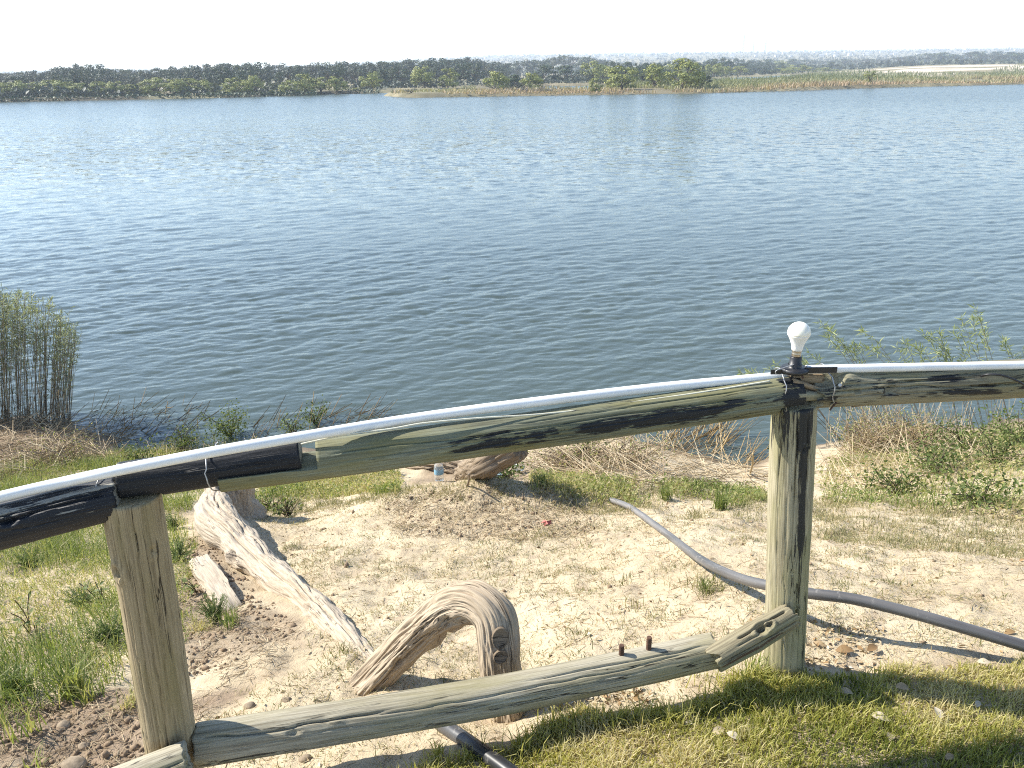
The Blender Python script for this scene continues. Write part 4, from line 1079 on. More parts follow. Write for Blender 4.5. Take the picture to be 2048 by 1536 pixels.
# island and shore grass
def scatter_px(poly, n):
    a = np.array(poly, float); lo, hi = a.min(0), a.max(0); out = np.zeros((0, 2))
    while len(out) < n:
        q = fr.uniform(lo, hi, (n * 2, 2)); q = q[in_poly(q[:, 0], q[:, 1], poly)]; out = np.concatenate([out, q])
    return out[:n]
q = scatter_px([(765, 193.5), (840, 196.5), (1000, 194.5), (1150, 192), (1400, 188.7), (1560, 183.6), (1700, 179), (1850, 174.5), (2048, 170), (2300, 165), (2300, 140), (2048, 143), (1970, 150), (1850, 152), (1700, 149), (1640, 149), (1560, 157), (1440, 164), (1300, 174), (1200, 182.5), (1000, 187.5), (800, 191)], 36000)
P = np.array([at_z(a, b, WATER_Z) for a, b in q]); z, mk = land_z(P[:, 0], P[:, 1]); ok = (mk > .5) & (fbm(P[:, 0] * .05, P[:, 1] * .05, 40., 3) > -.45)
P[:, 2] = z; P = P[ok]; q = q[ok]
fe = np.interp(q[:, 0], [770, 840, 1000, 1150, 1400, 1560, 1700, 1850, 2048, 2300], [191.5, 194, 192, 189.5, 186.5, 181.5, 177, 172.5, 168, 163]) - q[:, 1]
tn = np.clip(.92 - fe * .055 + .28 * fbm(P[:, 0] * .06, P[:, 1] * .06, 44., 3) + fr.normal(0, .13, len(P)), 0, 1)
hh = fr.uniform(.45, 1.0, len(P)) * (.85 + .5 * np.clip(fe / 12, 0, 1)) * (1 + .4 * fbm(P[:, 0] * .1, P[:, 1] * .1, 48., 2)) * np.interp(q[:, 0], [770, 1100, 1500], [.75, .85, 1])
g = Geo(); blades(g, P - np.array([0, 0, .08]), hh, fr.uniform(.10, .26, len(P)), fr.uniform(0, 6.28, len(P)), fr.uniform(.05, .7, len(P)), tn)
tag(g.build('island_grass', M['island_grass']), 'tall pale reed grass covering the low island', kind='stuff')
# undergrowth along the far shores
q = []
for k in range(5200):
    x0 = fr.uniform(-150, 1660); b = WL(x0) - abs(fr.normal(0, 4)) - .8; q.append((x0, b))
for k in range(3000):
    x0 = fr.uniform(1500, 2300); q.append((x0, 143.5 - (x0 - 1640) * .009 - abs(fr.normal(0, 2.5))))
q = np.array(q); P = np.array([at_z(a, b, WATER_Z) for a, b in q]); z, mk = land_z(P[:, 0], P[:, 1]); P[:, 2] = z
ok = (mk > .5) & (fbm(P[:, 0] * .04, P[:, 1] * .04, 60., 3) > -.1); P = P[ok]
g = Geo(); m = len(P); s0_ = fr.uniform(.5, 1.4, m)
for k in range(3):
    leaves(g, P + fr.normal(0, .35, (m, 3)) * np.array([1, 1, .0]) + np.array([0, 0, .35 + .3 * k]) * s0_[:, None], s0_ * .8, rand_unit(m) + np.array([0, -.5, .6]), np.clip(.4 + .4 * fbm(P[:, 0] * .1, P[:, 1] * .1, 3., 2) + fr.normal(0, .2, m), 0, 1), .8)
tag(g.build('shore_undergrowth', M['crown_grey']), 'low scrub along the far shore', kind='stuff')
q = [(x0, WL(x0) - fr.uniform(-.3, 1.6)) for x0 in fr.uniform(-150, 760, 4200)]
P = np.array([at_z(a, b, WATER_Z) for a, b in q]); P[:, 2] += fr.uniform(.05, .75, len(P)); P = P[fbm(P[:, 0] * .05, P[:, 1] * .05, 66., 3) > -.25]
g = Geo(); leaves(g, P, fr.uniform(.3, .6, len(P)), rand_unit(len(P)) + np.array([-.3, -.2, .6]), np.clip(fr.normal(.4, .25, len(P)), 0, 1), .8)
tag(g.build('bank_scrub', M['crown_dark']), 'dark scrub overhanging the water along the far left bank', kind='stuff')
# far woodland on the rising hill and the town on it
m = 11000; d = np.exp(fr.uniform(math.log(500), math.log(3300), m)); uu = fr.uniform(-.75, .9, m)
P = np.stack([uu * d, d, np.zeros(m)], -1); z, _ = land_z(P[:, 0], P[:, 1], np.ones(m)); P[:, 2] = z
g = Geo(); sz = fr.uniform(2, 5, m) * np.interp(d, [500, 3000], [.8, 1.15])
for k in range(5):
    off = fr.normal(0, .32, (m, 3)) * sz[:, None]; off[:, 2] = np.abs(off[:, 2]) * .7
    leaves(g, P + off, sz * .9, rand_unit(m) + np.array([0, -.6, .5]), np.clip(fr.normal(.4, .25, m), 0, 1), .8)
tag(g.build('distant_woodland', M['crown_grey']), 'hazy woodland covering the distant hill', kind='stuff')
hw, hr = Geo(), Geo(); box(hw, (0, 0, 1.4), (1, .7, 2.8)); 
hr.add([(-.54, -.4, 2.8), (.54, -.4, 2.8), (.54, 0, 3.7), (-.54, 0, 3.7), (-.54, .4, 2.8), (.54, .4, 2.8)], [(0, 1, 2, 3), (3, 2, 5, 4)], [(0, 3, 4), (1, 5, 2)])
mw, mr = hw.mesh('wall'), hr.mesh('roof'); mw.materials.append(M['house']); mr.materials.append(M['house_roof'])
h0 = None
for k in range(150):
    px_ = fr.uniform(960, 1740) if k < 125 else fr.uniform(1740, 2048); d = fr.uniform(1500, 3050)
    xx = (px_ - 1024) / FPX * d * .99; zz = float(land_z(np.array([xx]), np.array([d]), np.ones(1))[0][0])
    s_ = fr.uniform(5, 9)
    if h0 is None:
        h0 = thing('distant_house', 'tiny pale house among trees on the hazy distant hill', 'house', (xx, d, zz), 'houses of the distant town')
        link('wall', mw, None, h0); link('roof', mr, None, h0); h = h0
    else: h = dup(h0, (xx, d, zz))
    h.scale = (s_, s_, fr.uniform(1.0, 1.6)); h.rotation_euler = (0, 0, fr.uniform(-.5, .5))
for px_, top, lab in ((1485, 70, 'tallest of the three faint radio masts on the skyline'), (1505, 84, 'shortest and middle one of the three faint radio masts'), (1529, 78, 'faint radio mast farthest along the skyline, beside the shortest one')):
    d = 2600.; base = at_y(px_, 116, d); zz = float(land_z(base[:1], np.array([d]), np.ones(1))[0][0]); base[2] = zz; top_z = at_y(px_, top, d)[2]; H = top_z - zz
    g = Geo()
    for lx, ly in ((-1, -1), (1, -1), (1, 1), (-1, 1)):
        tube(g, [base + np.array([lx * 2.2, ly * 2.2, 0]), base + np.array([lx * .4, ly * .4, H])], .28, 4)
    for k in range(12):
        f0, f1 = k / 12, (k + 1) / 12; w0, w1 = 2.2 - 1.8 * f0, 2.2 - 1.8 * f1
        for sx in (-1, 1):
            tube(g, [base + np.array([sx * w0, -w0, H * f0]), base + np.array([-sx * w1, -w1, H * f1])], .16, 3)
            tube(g, [base + np.array([sx * w0, w0, H * f0]), base + np.array([-sx * w1, w1, H * f1])], .16, 3)
    tag(g.build('radio_mast', M['mast']), lab, 'mast', 'masts on the skyline')
# ------------------------------------------------------------------ near vegetation
pr = np.random.default_rng(21)
def scat(poly, n, thr=None, f=2.2, seed=0.0, world=True):
    """points on the ground inside a region given by picture corners; world: even over the ground, else even over the picture"""
    a = np.array(poly, float); out = np.zeros((0, 3)); tries = 0
    if world:
        wp = wpoly(poly); w = np.array(wp); lo, hi = w.min(0), w.max(0)
    else: lo, hi = a.min(0), a.max(0)
    while len(out) < n and tries < 60:
        tries += 1
        q = pr.uniform(lo, hi, (n * 2, 2))
        if world:
            jx = q[:, 0] + .05 * fbm(q[:, 0] * 9, q[:, 1] * 9, 70., 2); jy = q[:, 1] + .05 * fbm(q[:, 0] * 9, q[:, 1] * 9, 80., 2)
            q = q[in_poly(jx, jy, wp)]; P = np.stack([q[:, 0], q[:, 1], T(q[:, 0], q[:, 1])], -1)
        else:
            q = q[in_poly(q[:, 0], q[:, 1], poly)]; P = ground_px(q[:, 0], q[:, 1])
        if thr is not None:
            v = fbm(P[:, 0] * f, P[:, 1] * f, seed, 4); P = P[v + pr.normal(0, .12, len(P)) > thr]
        out = np.concatenate([out, P])
    return out[:n]
U_ = lambda a, b, n: pr.uniform(a, b, n)

LAWN = [(760, 1560), (880, 1535), (1000, 1512), (1020, 1496), (1100, 1466), (1168, 1450), (1286, 1440), (1340, 1434), (1430, 1404), (1490, 1362), (1614, 1343), (1718, 1332), (2048, 1316), (2500, 1290), (2500, 1950), (700, 1950), (690, 1580)]
P = scat(LAWN, 70000); n = len(P)
nz = fbm(P[:, 0] * 3.2, P[:, 1] * 3.2, 5., 3); nz2 = fbm(P[:, 0] * 11, P[:, 1] * 11, 6., 2)
g = Geo()
blades(g, P - np.array([0, 0, .004]), U_(.018, .048, n) * (1 + .4 * nz2), U_(.0022, .0042, n), U_(0, 6.28, n), np.abs(pr.normal(.65, .38, n)), np.clip(.56 + .5 * nz + .25 * nz2 + pr.normal(0, .22, n) + .45 * (pr.random(n) < .12), 0, 1), .6)
# longer fringe along the sand edge and round the post
E = [(1030, 1505), (1100, 1470), (1168, 1456), (1286, 1444), (1340, 1438), (1430, 1408), (1490, 1366), (1540, 1352)]
q = []
for k in range(1900):
    i = pr.integers(len(E) - 1); t = pr.random(); q.append((E[i][0] + (E[i + 1][0] - E[i][0]) * t + pr.normal(0, 9), E[i][1] + (E[i + 1][1] - E[i][1]) * t + pr.normal(6, 7)))
for k in range(900): q.append((1560 + pr.normal(0, 62), 1354 + abs(pr.normal(0, 22))))
q = np.array(q); P = ground_px(q[:, 0], q[:, 1]); n = len(P)
blades(g, P, U_(.025, .06, n), U_(.0025, .0045, n), U_(0, 6.28, n), np.abs(pr.normal(.55, .3, n)), np.clip(pr.normal(.52, .22, n), 0, 1), .6)
q = np.array([(E[i][0] + pr.normal(0, 40), E[i][1] + abs(pr.normal(4, 14))) for i in pr.integers(0, len(E), 520)]); P = ground_px(q[:, 0], q[:, 1]); n = len(P)
blades(g, P, U_(.05, .10, n), U_(.002, .004, n), U_(0, 6.28, n), np.abs(pr.normal(.7, .35, n)), np.clip(pr.normal(.62, .2, n), 0, 1), .7)
tag(g.build('lawn', M['lawn']), 'short yellow green lawn at the foot of the post', kind='stuff')

WEEDS = [(-420, 930), (0, 945), (150, 915), (300, 890), (400, 930), (412, 1000), (375, 1045), (385, 1120), (395, 1180), (370, 1270), (310, 1370), (150, 1392), (60, 1460), (-420, 1480)]
P = scat(WEEDS, 46000, -.55, 1.6, 3.); n = len(P)
nz = fbm(P[:, 0] * 1.7, P[:, 1] * 1.7, 9., 3)
g = Geo()
blades(g, P, U_(.03, .11, n) * (1 + 1.1 * np.maximum(nz, -.3)), U_(.002, .0045, n), U_(0, 6.28, n), np.abs(pr.normal(.6, .35, n)), np.clip(.60 - .3 * nz + pr.normal(0, .24, n), 0, 1))
P2 = scat(WEEDS, 46000, -.3, 1.6, 3.); n2 = len(P2)
leaves(g, P2 + np.stack([0 * P2[:, 0], 0 * P2[:, 0], U_(.01, .09, n2)], -1), U_(.008, .022, n2), rand_unit(n2) + np.array([-.3, 0, .8]), np.clip(.52 - .3 * fbm(P2[:, 0] * 1.7, P2[:, 1] * 1.7, 9., 3) + pr.normal(0, .2, n2), 0, 1), .3)
tag(g.build('weed_carpet', M['weeds']), 'bright green weeds and grass on the bank', kind='stuff')

# thin dry and green grass over the sand
SAND = [(500, 1000), (900, 985), (1530, 985), (2500, 1010), (2500, 1310), (1620, 1335), (1290, 1415), (1020, 1480), (740, 1530), (640, 1560), (430, 1560), (400, 1420), (640, 1345), (640, 1220), (520, 1060)]
ct = scat(SAND, 2600, -.08, 2.6, 13.)
def tufts(g, ct, nb, L, W, tint, spread=.018, lean=(.9, .35)):
    C = np.repeat(ct, nb, 0); n = len(C); tb = np.repeat(pr.normal(tint, .15, len(ct)), nb)
    o = pr.normal(0, spread, (n, 2)); C = C.copy(); C[:, 0] += o[:, 0]; C[:, 1] += o[:, 1]; C[:, 2] = T(C[:, 0], C[:, 1]) - .002
    sc = np.repeat(U_(.6, 1.4, len(ct)), nb)
    blades(g, C, U_(L[0], L[1], n) * sc, U_(W[0], W[1], n), U_(0, 6.28, n), np.abs(pr.normal(lean[0], lean[1], n)), np.clip(tb + pr.normal(0, .14, n), 0, 1))
g = Geo(); tufts(g, ct, 11, (.010, .032), (.0016, .0030), .46, .024, (1.05, .3))
ct = scat(SAND, 240, .12, 2.6, 13.); tufts(g, ct, 22, (.014, .042), (.0018, .0034), .26, .03, (.9, .35))
ct = scat(SAND, 2200, None); tufts(g, ct, 6, (.015, .05), (.0015, .0028), .70, .03, (1.25, .2))
for poly_, n_ in (([(1640, 990), (1850, 1000), (2300, 1010), (2300, 1130), (1900, 1110), (1640, 1080)], 900), ([(520, 990), (860, 985), (1530, 1000), (1530, 1045), (1150, 1040), (860, 1005), (540, 1030)], 700)):
    ct = scat(poly_, n_, -.3, 1.8, 17.); tufts(g, ct, 12, (.02, .06), (.002, .004), .38, .035, (.85, .35))
for (px_, py_, k_) in ((1405, 1190, 60), (1420, 1200, 50), (1165, 1105, 30), (1270, 1225, 28), (690, 1325, 36), (1085, 1085, 40), (1240, 1175, 30), (1480, 1020, 60), (1900, 1040, 60)):
    tufts(g, G(px_, py_)[None], k_, (.03, .07), (.0022, .004), .18, .03, (.7, .35))
tag(g.build('sparse_grass', M['tan_grass']), 'sparse dry grass growing on the sand', kind='stuff')

g = Geo()
P = scat(SAND, 5200, -.25, 1.9, 31.); n = len(P); az = U_(0, 6.28, n); L = U_(.012, .06, n)
D = np.stack([np.cos(az), np.sin(az), np.zeros(n)], -1) * L[:, None]; B = P + D; B[:, 2] = T(B[:, 0], B[:, 1]) + U_(.001, .008, n); P[:, 2] += .002
sticks(g, P, B, U_(.0007, .0017, n), np.clip(pr.normal(.62, .25, n), 0, 1))
MOUND = [(760, 1010), (1000, 985), (1180, 1010), (1190, 1080), (1000, 1090), (800, 1080)]
P = scat(MOUND, 1700); n = len(P); az = U_(0, 6.28, n); L = U_(.02, .10, n)
B = P + np.stack([np.cos(az) * L, np.sin(az) * L, 0 * L], -1); B[:, 2] = T(B[:, 0], B[:, 1]) + U_(.0, .035, n)
sticks(g, P, B, U_(.001, .002, n), np.clip(pr.normal(.72, .2, n), 0, 1))
P = scat([(385, 1180), (480, 1200), (620, 1290), (560, 1340), (400, 1400), (300, 1400), (-300, 1400), (-300, 1600), (300, 1600), (420, 1420)], 2600); n = len(P); az = U_(0, 6.28, n); L = U_(.015, .07, n)
B = P + np.stack([np.cos(az) * L, np.sin(az) * L, 0 * L], -1); B[:, 2] = T(B[:, 0], B[:, 1]) + U_(.0, .02, n)
sticks(g, P, B, U_(.0007, .0017, n), np.clip(pr.normal(.6, .25, n), 0, 1))
tag(g.build('straw_litter', M['straw']), 'loose straw and dry stalks on the sand', kind='stuff')

g = Geo()
P = np.concatenate([scat(SAND, 900, -.2, 1.5, 41.), scat([(1620, 1245), (1760, 1250), (1800, 1300), (1700, 1335), (1610, 1330)], 240), scat([(1060, 1395), (1290, 1375), (1330, 1410), (1100, 1445)], 260), scat(MOUND, 160)]); n = len(P)
leaves(g, P + np.array([0, 0, .004]), U_(.010, .030, n), rand_unit(n) * .8 + np.array([0, 0, .9]), np.clip(pr.normal(.52, .25, n), 0, 1), .5)
tag(g.build('leaf_litter', M['dead_leaf']), 'brown leaf litter on the sand', kind='stuff')

# clods on the loose soil
g = Geo()
_t = (1 + 5 ** .5) / 2
octa = np.array([(-1, _t, 0), (1, _t, 0), (-1, -_t, 0), (1, -_t, 0), (0, -1, _t), (0, 1, _t), (0, -1, -_t), (0, 1, -_t), (_t, 0, -1), (_t, 0, 1), (-_t, 0, -1), (-_t, 0, 1)]) / 1.9
of = np.array([(0, 11, 5), (0, 5, 1), (0, 1, 7), (0, 7, 10), (0, 10, 11), (1, 5, 9), (5, 11, 4), (11, 10, 2), (10, 7, 6), (7, 1, 8), (3, 9, 4), (3, 4, 2), (3, 2, 6), (3, 6, 8), (3, 8, 9), (4, 9, 5), (2, 4, 11), (6, 2, 10), (8, 6, 7), (9, 8, 1)])
P = np.concatenate([scat([(-250, 1410), (300, 1395), (400, 1400), (330, 1500), (280, 1600), (-250, 1600)], 1500), scat([(385, 1080), (450, 1100), (600, 1280), (520, 1320), (400, 1370), (375, 1250)], 900), scat(MOUND, 500), scat(SAND, 420)])
n = len(P); rr = np.abs(pr.normal(0, .0062, n)) + .0015; V = octa[None] * rr[:, None, None] * U_(.6, 1.3, (n, 12, 1)) * U_(.6, 1.2, (n, 1, 3)) + P[:, None]
g.add(V.reshape(-1, 3), None, (np.arange(n)[:, None, None] * 12 + of[None]).reshape(-1, 3))
tag(g.build('soil_clods', M['clod'], smooth=True), 'small crumbs of dry soil', kind='stuff')

# dry reeds and straw along the water
def straw_bank(g, poly, n, L, lift_, r, tint, flat=True):
    P = scat(poly, n, None, world=False); n = len(P); az = U_(0, 6.28, n) if flat else pr.normal(.4, .8, n); l = U_(L[0], L[1], n); el = np.abs(pr.normal(lift_, .25, n))
    B = P + np.stack([np.cos(az) * np.cos(el), np.sin(az) * np.cos(el), np.sin(el)], -1) * l[:, None]
    P[:, 2] += U_(-.01, .07, n); B[:, 2] = np.maximum(B[:, 2], T(B[:, 0], B[:, 1]) + .01)
    sticks(g, P, B, U_(r[0], r[1], n), np.clip(pr.normal(tint, .24, n), 0, 1))
g = Geo()
straw_bank(g, [(-250, 870), (0, 855), (150, 848), (260, 880), (230, 925), (90, 960), (-250, 985)], 1700, (.10, .45), .15, (.0022, .005), .58)
straw_bank(g, [(1050, 915), (1230, 885), (1450, 885), (1490, 925), (1530, 950), (1520, 980), (1200, 985), (1060, 960)], 900, (.10, .5), .25, (.0018, .004), .66)
straw_bank(g, [(1640, 920), (1700, 880), (1850, 860), (2000, 880), (1980, 930), (1800, 985), (1650, 985)], 620, (.10, .5), .2, (.0016, .0036), .68)
straw_bank(g, [(230, 930), (330, 900), (520, 900), (560, 955), (330, 960)], 500, (.08, .3), .3, (.002, .004), .6)
tag(g.build('dry_reed_litter', M['straw']), 'matted dead reeds along the water edge', kind='stuff')
g = Geo()
def water_reeds(g, poly, n, L, az0, r, tint):
    a = np.array(poly, float); q = pr.uniform(a.min(0), a.max(0), (n * 4, 2)); q = q[in_poly(q[:, 0], q[:, 1], poly)][:n]
    P = np.array([at_z(x, y, WATER_Z - .03) for x, y in q]); n = len(P); az = pr.normal(az0, .5, n); el = np.abs(pr.normal(.55, .35, n)); l = U_(L[0], L[1], n)
    B = P + np.stack([np.cos(az) * np.cos(el), np.sin(az) * np.cos(el), np.sin(el)], -1) * l[:, None]
    sticks(g, P, B, U_(r[0], r[1], n), np.clip(pr.normal(tint, .25, n), 0, 1))
water_reeds(g, [(150, 830), (230, 815), (400, 815), (420, 860), (300, 900), (200, 890)], 150, (.12, .4), .3, (.003, .006), .45)
water_reeds(g, [(500, 850), (650, 825), (760, 825), (760, 870), (500, 885)], 110, (.15, .42), .35, (.003, .0065), .5)
water_reeds(g, [(1300, 880), (1440, 860), (1470, 880), (1440, 920), (1300, 920)], 130, (.2, .6), .45, (.003, .006), .75)
water_reeds(g, [(1440, 940), (1460, 915), (1540, 925), (1540, 950)], 26, (.2, .5), .8, (.003, .006), .7)
tag(g.build('broken_reeds', M['gold_reed']), 'broken golden reeds sticking out of the shallows', kind='stuff')
# green band along the shore
g = Geo(); CLEAR = wpoly([(800, 915), (1062, 915), (1062, 1000), (960, 1006), (800, 1006)])
for poly, n, L in (([(500, 960), (700, 950), (850, 955), (850, 1000), (690, 1000), (520, 1010)], 5200, (.03, .10)), ([(850, 970), (1060, 960), (1300, 975), (1530, 975), (1535, 1015), (1400, 1015), (1200, 1008), (1000, 1000), (860, 1000)], 5600, (.03, .09)),
                   ([(1640, 940), (1720, 900), (1900, 870), (2048, 850), (2400, 840), (2400, 1070), (2048, 1040), (1850, 1030), (1660, 1010)], 9500, (.03, .12)), ([(230, 925), (330, 885), (520, 880), (600, 940), (440, 970), (230, 985)], 3600, (.04, .13))):
    P = scat(poly, int(n * 1.25), -.35, 2.0, 51.); P = P[~in_poly(P[:, 0], P[:, 1], CLEAR)]; n = len(P); nz = fbm(P[:, 0] * 2, P[:, 1] * 2, 52., 3)
    blades(g, P, U_(L[0], L[1], n), U_(.003, .006, n), U_(0, 6.28, n), np.abs(pr.normal(.55, .35, n)), np.clip(.62 + .5 * nz + pr.normal(0, .24, n), 0, 1))
    leaves(g, P + np.stack([pr.normal(0, .02, n), pr.normal(0, .02, n), U_(.01, L[1] * .8, n)], -1), U_(.012, .035, n), rand_unit(n) + np.array([-.3, 0, .8]), np.clip(.55 + .4 * nz + pr.normal(0, .22, n), 0, 1), .45)
tag(g.build('shore_grass', M['weeds']), 'green grass and creepers along the shore', kind='stuff')

# plants one can point to
def leafy_shrub(px, py, w, h, n, label, mat='shrub', size=(.018, .045), name='leafy_shrub', group=None, twigs=16, tint=.5, asp=.5):
    p = G(px, py); p[2] = max(p[2], WATER_Z)
    o = thing(name, label, 'shrub', p, group); gs, gl = Geo(), Geo(); ends = []
    for k in range(twigs):
        a = pr.uniform(0, 6.28); f = math.sqrt(pr.random()); e = np.array([math.cos(a) * f * w * .5, math.sin(a) * f * w * .5, h * pr.uniform(.45, 1.0) * (1 - .35 * f)])
        m = e * np.array([.35, .35, .55]) + pr.normal(0, .03, 3) * w; path = smooth_path([(0, 0, -.03), m, e], 7)
        tube(gs, path, np.linspace(.005, .0018, 7), 4, True, pr.uniform(.2, .9)); ends.append(path)
    per = max(4, n // twigs)
    for path in ends:
        t = np.clip(pr.beta(2.2, 1.2, per), 0, 1) * 6; i = np.minimum(t.astype(int), 5); f = (t - i)[:, None]
        C = path[i] * (1 - f) + path[i + 1] * f + pr.normal(0, .028 + .04 * w, (per, 3)) * np.array([1, 1, .7])
        leaves(gl, C, U_(size[0], size[1], per), rand_unit(per) + np.array([-.2, -.1, .7]), np.clip(pr.normal(tint, .2, per), 0, 1), asp)
    gs.build('stems', M['reed_stem'] if mat != 'shrub' else M['twig'], o); tag(gl.build('foliage', M[mat], o), kind='stuff'); return o
for q in [
    (365, 905, .45, .33, 520, 'small green shrub with upright shoots at the water edge above the short black rail'),
    (462, 888, .75, .42, 1000, 'bushy green shrub showing above the conduit at the water edge'),
    (590, 885, .35, .32, 260, 'thin young shrub at the water edge just beyond the black rail end'),
    (632, 872, .4, .38, 340, 'light green shrub among golden broken reeds at the water edge'),
    (285, 930, .5, .35, 420, 'loose green shrub near the reeds beside the left bay'),
    (1700, 900, .5, .35, 300, 'sparse green shrub close behind the lichened post'),
    (1990, 930, .8, .4, 800, 'broad leafy shrub on the right bank before the water'),
    (1870, 950, .7, .3, 700, 'low leafy shrub in the middle of the right bank'),
    (1800, 985, .7, .22, 560, 'low creeping shrub at the sandy edge of the right bank'),
    (1960, 1010, .8, .25, 700, 'creeping shrub lowest on the right bank'),
    (2050, 895, .9, .45, 900, 'leafy shrub at the water edge farthest along the right bank'),
    (1925, 900, .7, .4, 600, 'leafy shrub among bare reed stems at the right water edge'),
    (1165, 930, .4, .42, 260, 'thin green shrub growing through the dead reeds under the green rail'),
    (1010, 968, .35, .22, 260, 'small broad leaved weed beside the slanted log'),
    (545, 1020, .3, .16, 200, 'small green sprig in the shade of the bleached stump'),
    (575, 1032, .25, .14, 120, 'tiny green sprig on the sand beside the bleached stump'),
    (1560, 905, .3, .25, 120, 'little shrub at the water edge left of the lichened post')]:
    leafy_shrub(*q[:5], q[5], group='shrubs along the near shore')
def dry_shrub(px, py, w, h, n, label):
    p = G(px, py); p[2] = max(p[2], WATER_Z); o = thing('dry_shrub', label, 'shrub', p, 'dry shrubs along the near shore'); gs, gl = Geo(), Geo()
    for k in range(n):
        a = pr.uniform(0, 6.28); f = math.sqrt(pr.random()); e = np.array([math.cos(a) * f * w * .5, math.sin(a) * f * w * .5, h * pr.uniform(.3, 1)])
        b = pr.normal(0, .12 * w, 3) * np.array([1, 1, 0]); m = (b + e) / 2 + pr.normal(0, .06, 3) * np.array([1, 1, .5]) + np.array([0, 0, .05])
        path = smooth_path([b, m, e], 6); tube(gs, path, np.linspace(.0035, .0012, 6), 3, False, np.clip(pr.normal(.5, .25), 0, 1))
        q = path[3:] + pr.normal(0, .03, (3, 3)); leaves(gl, q, U_(.012, .03, 3), rand_unit(3) + np.array([0, 0, .5]), np.clip(pr.normal(.6, .25, 3), 0, 1), .5)
    tag(gs.build('twigs', M['straw'], o), kind='stuff'); tag(gl.build('foliage', M['weeds'], o), kind='stuff')
dry_shrub(1745, 905, 1.0, .55, 240, 'tangled dry brown shrub at the water edge behind the lichened post')
dry_shrub(1830, 900, .8, .5, 160, 'dry twiggy shrub among the leaning reeds')
dry_shrub(1140, 945, 1.1, .32, 200, 'low tangle of dry twigs under the green rail')
dry_shrub(1250, 940, .9, .28, 150, 'low brown tangle of twigs before the golden reeds')
dry_shrub(120, 930, 1.0, .25, 160, 'low dry tangle in front of the tall reed clump')
def feather_weed(px, py, h, w, ns, label, mat='feather'):
    p = G(px, py); o = thing('feathery_weed', label, 'weed', p, 'feathery weeds by the root'); gs, gl = Geo(), Geo()
    for k in range(ns):
        a = pr.uniform(0, 6.28); f = pr.random() ** .7; e = np.array([math.cos(a) * f * w * .5, math.sin(a) * f * w * .5, h * (1 - .45 * f) * pr.uniform(.75, 1)])
        path = smooth_path([(0, 0, -.01), e * np.array([.4, .4, .5]), e], 8); tube(gs, path, np.linspace(.003, .001, 8), 4, False, .6)
        m = 46; t = U_(.18, 1, m) * 7; i = np.minimum(t.astype(int), 6); ff = (t - i)[:, None]; C = path[i] * (1 - ff) + path[i + 1] * ff
        ax = rand_unit(m) * np.array([1, 1, .4]) + np.array([0, 0, .55]); leaves(gl, C, U_(.018, .04, m) * (1.15 - t / 9), rand_unit(m), np.clip(pr.normal(.5, .2, m), 0, 1), .13, ax)
    gs.build('stems', M['feather'], o); tag(gl.build('foliage', M[mat], o), kind='stuff')
feather_weed(432, 1252, .20, .17, 22, 'upright feathery green weed beside the half buried slab')
feather_weed(360, 1130, .17, .26, 26, 'dense feathery weed tucked against the upper part of the bare post')
feather_weed(350, 1068, .14, .22, 20, 'feathery weed near the long root behind the bare post')
feather_weed(225, 1290, .16, .24, 26, 'lush feathery weed close to the bare post on the weedy slope')
feather_weed(165, 1215, .13, .26, 22, 'low feathery weed in the middle of the weedy slope')
feather_weed(60, 1130, .12, .3, 22, 'feathery weed under the black rail')
feather_weed(320, 1010, .15, .3, 22, 'feathery weed beyond the bare post under the short black rail')
def broad_weed(px, py, h, n, label, tint=.75):
    p = G(px, py); o = thing('broadleaf_weed', label, 'weed', p, 'broad leaved weeds'); gs = Geo()
    for s_ in range(3):
        e = np.array([pr.normal(0, .05), pr.normal(0, .05), h * pr.uniform(.7, 1)]); path = smooth_path([(0, 0, 0), e * .5 + pr.normal(0, .01, 3), e], 6); tube(gs, path, .0022, 5, False, .2)
        for k in range(n // 3):
            f = pr.uniform(.25, 1) * 5; i = min(int(f), 4); c = path[i] + (path[i + 1] - path[i]) * (f - i); gl = Geo(); d = rand_unit(1) * np.array([1, 1, .3]) + np.array([0, 0, .25])
            L = pr.uniform(.025, .045); nn = rand_unit(1) * .5 + np.array([-.4, -.2, 1.0]); leaves(gl, c[None] + d * .008, L, nn, np.clip(pr.normal(tint, .2, 1), 0, 1), .55, d)
            gl.build('leaf', M['shrub'], o)
    gs.build('stems', M['twig'], o)
broad_weed(62, 1265, .19, 18, 'yellow green broad leaved weed near the left edge of the weedy slope')
broad_weed(85, 1285, .14, 12, 'small broad leaved weed with reddish stems on the weedy slope')
broad_weed(205, 1215, .14, 18, 'bright broad leaved weed right beside the bare post')
broad_weed(395, 1190, .12, 14, 'yellowing broad leaved weed between bare post and slab')
def grass_clump(px, py, n, L, W, lean, tint, label, mat='weeds'):
    p = G(px, py); g = Geo(); o_ = pr.normal(0, .022, (n, 3)) * np.array([1, 1, 0])
    blades(g, o_, U_(L * .5, L, n), U_(W * .6, W, n), U_(0, 6.28, n), np.abs(pr.normal(lean, .25, n)), np.clip(pr.normal(tint, .17, n), 0, 1), .7)
    tag(g.build('grass_clump', M[mat], loc=p), label, 'grass clump', 'grass clumps on the bank')
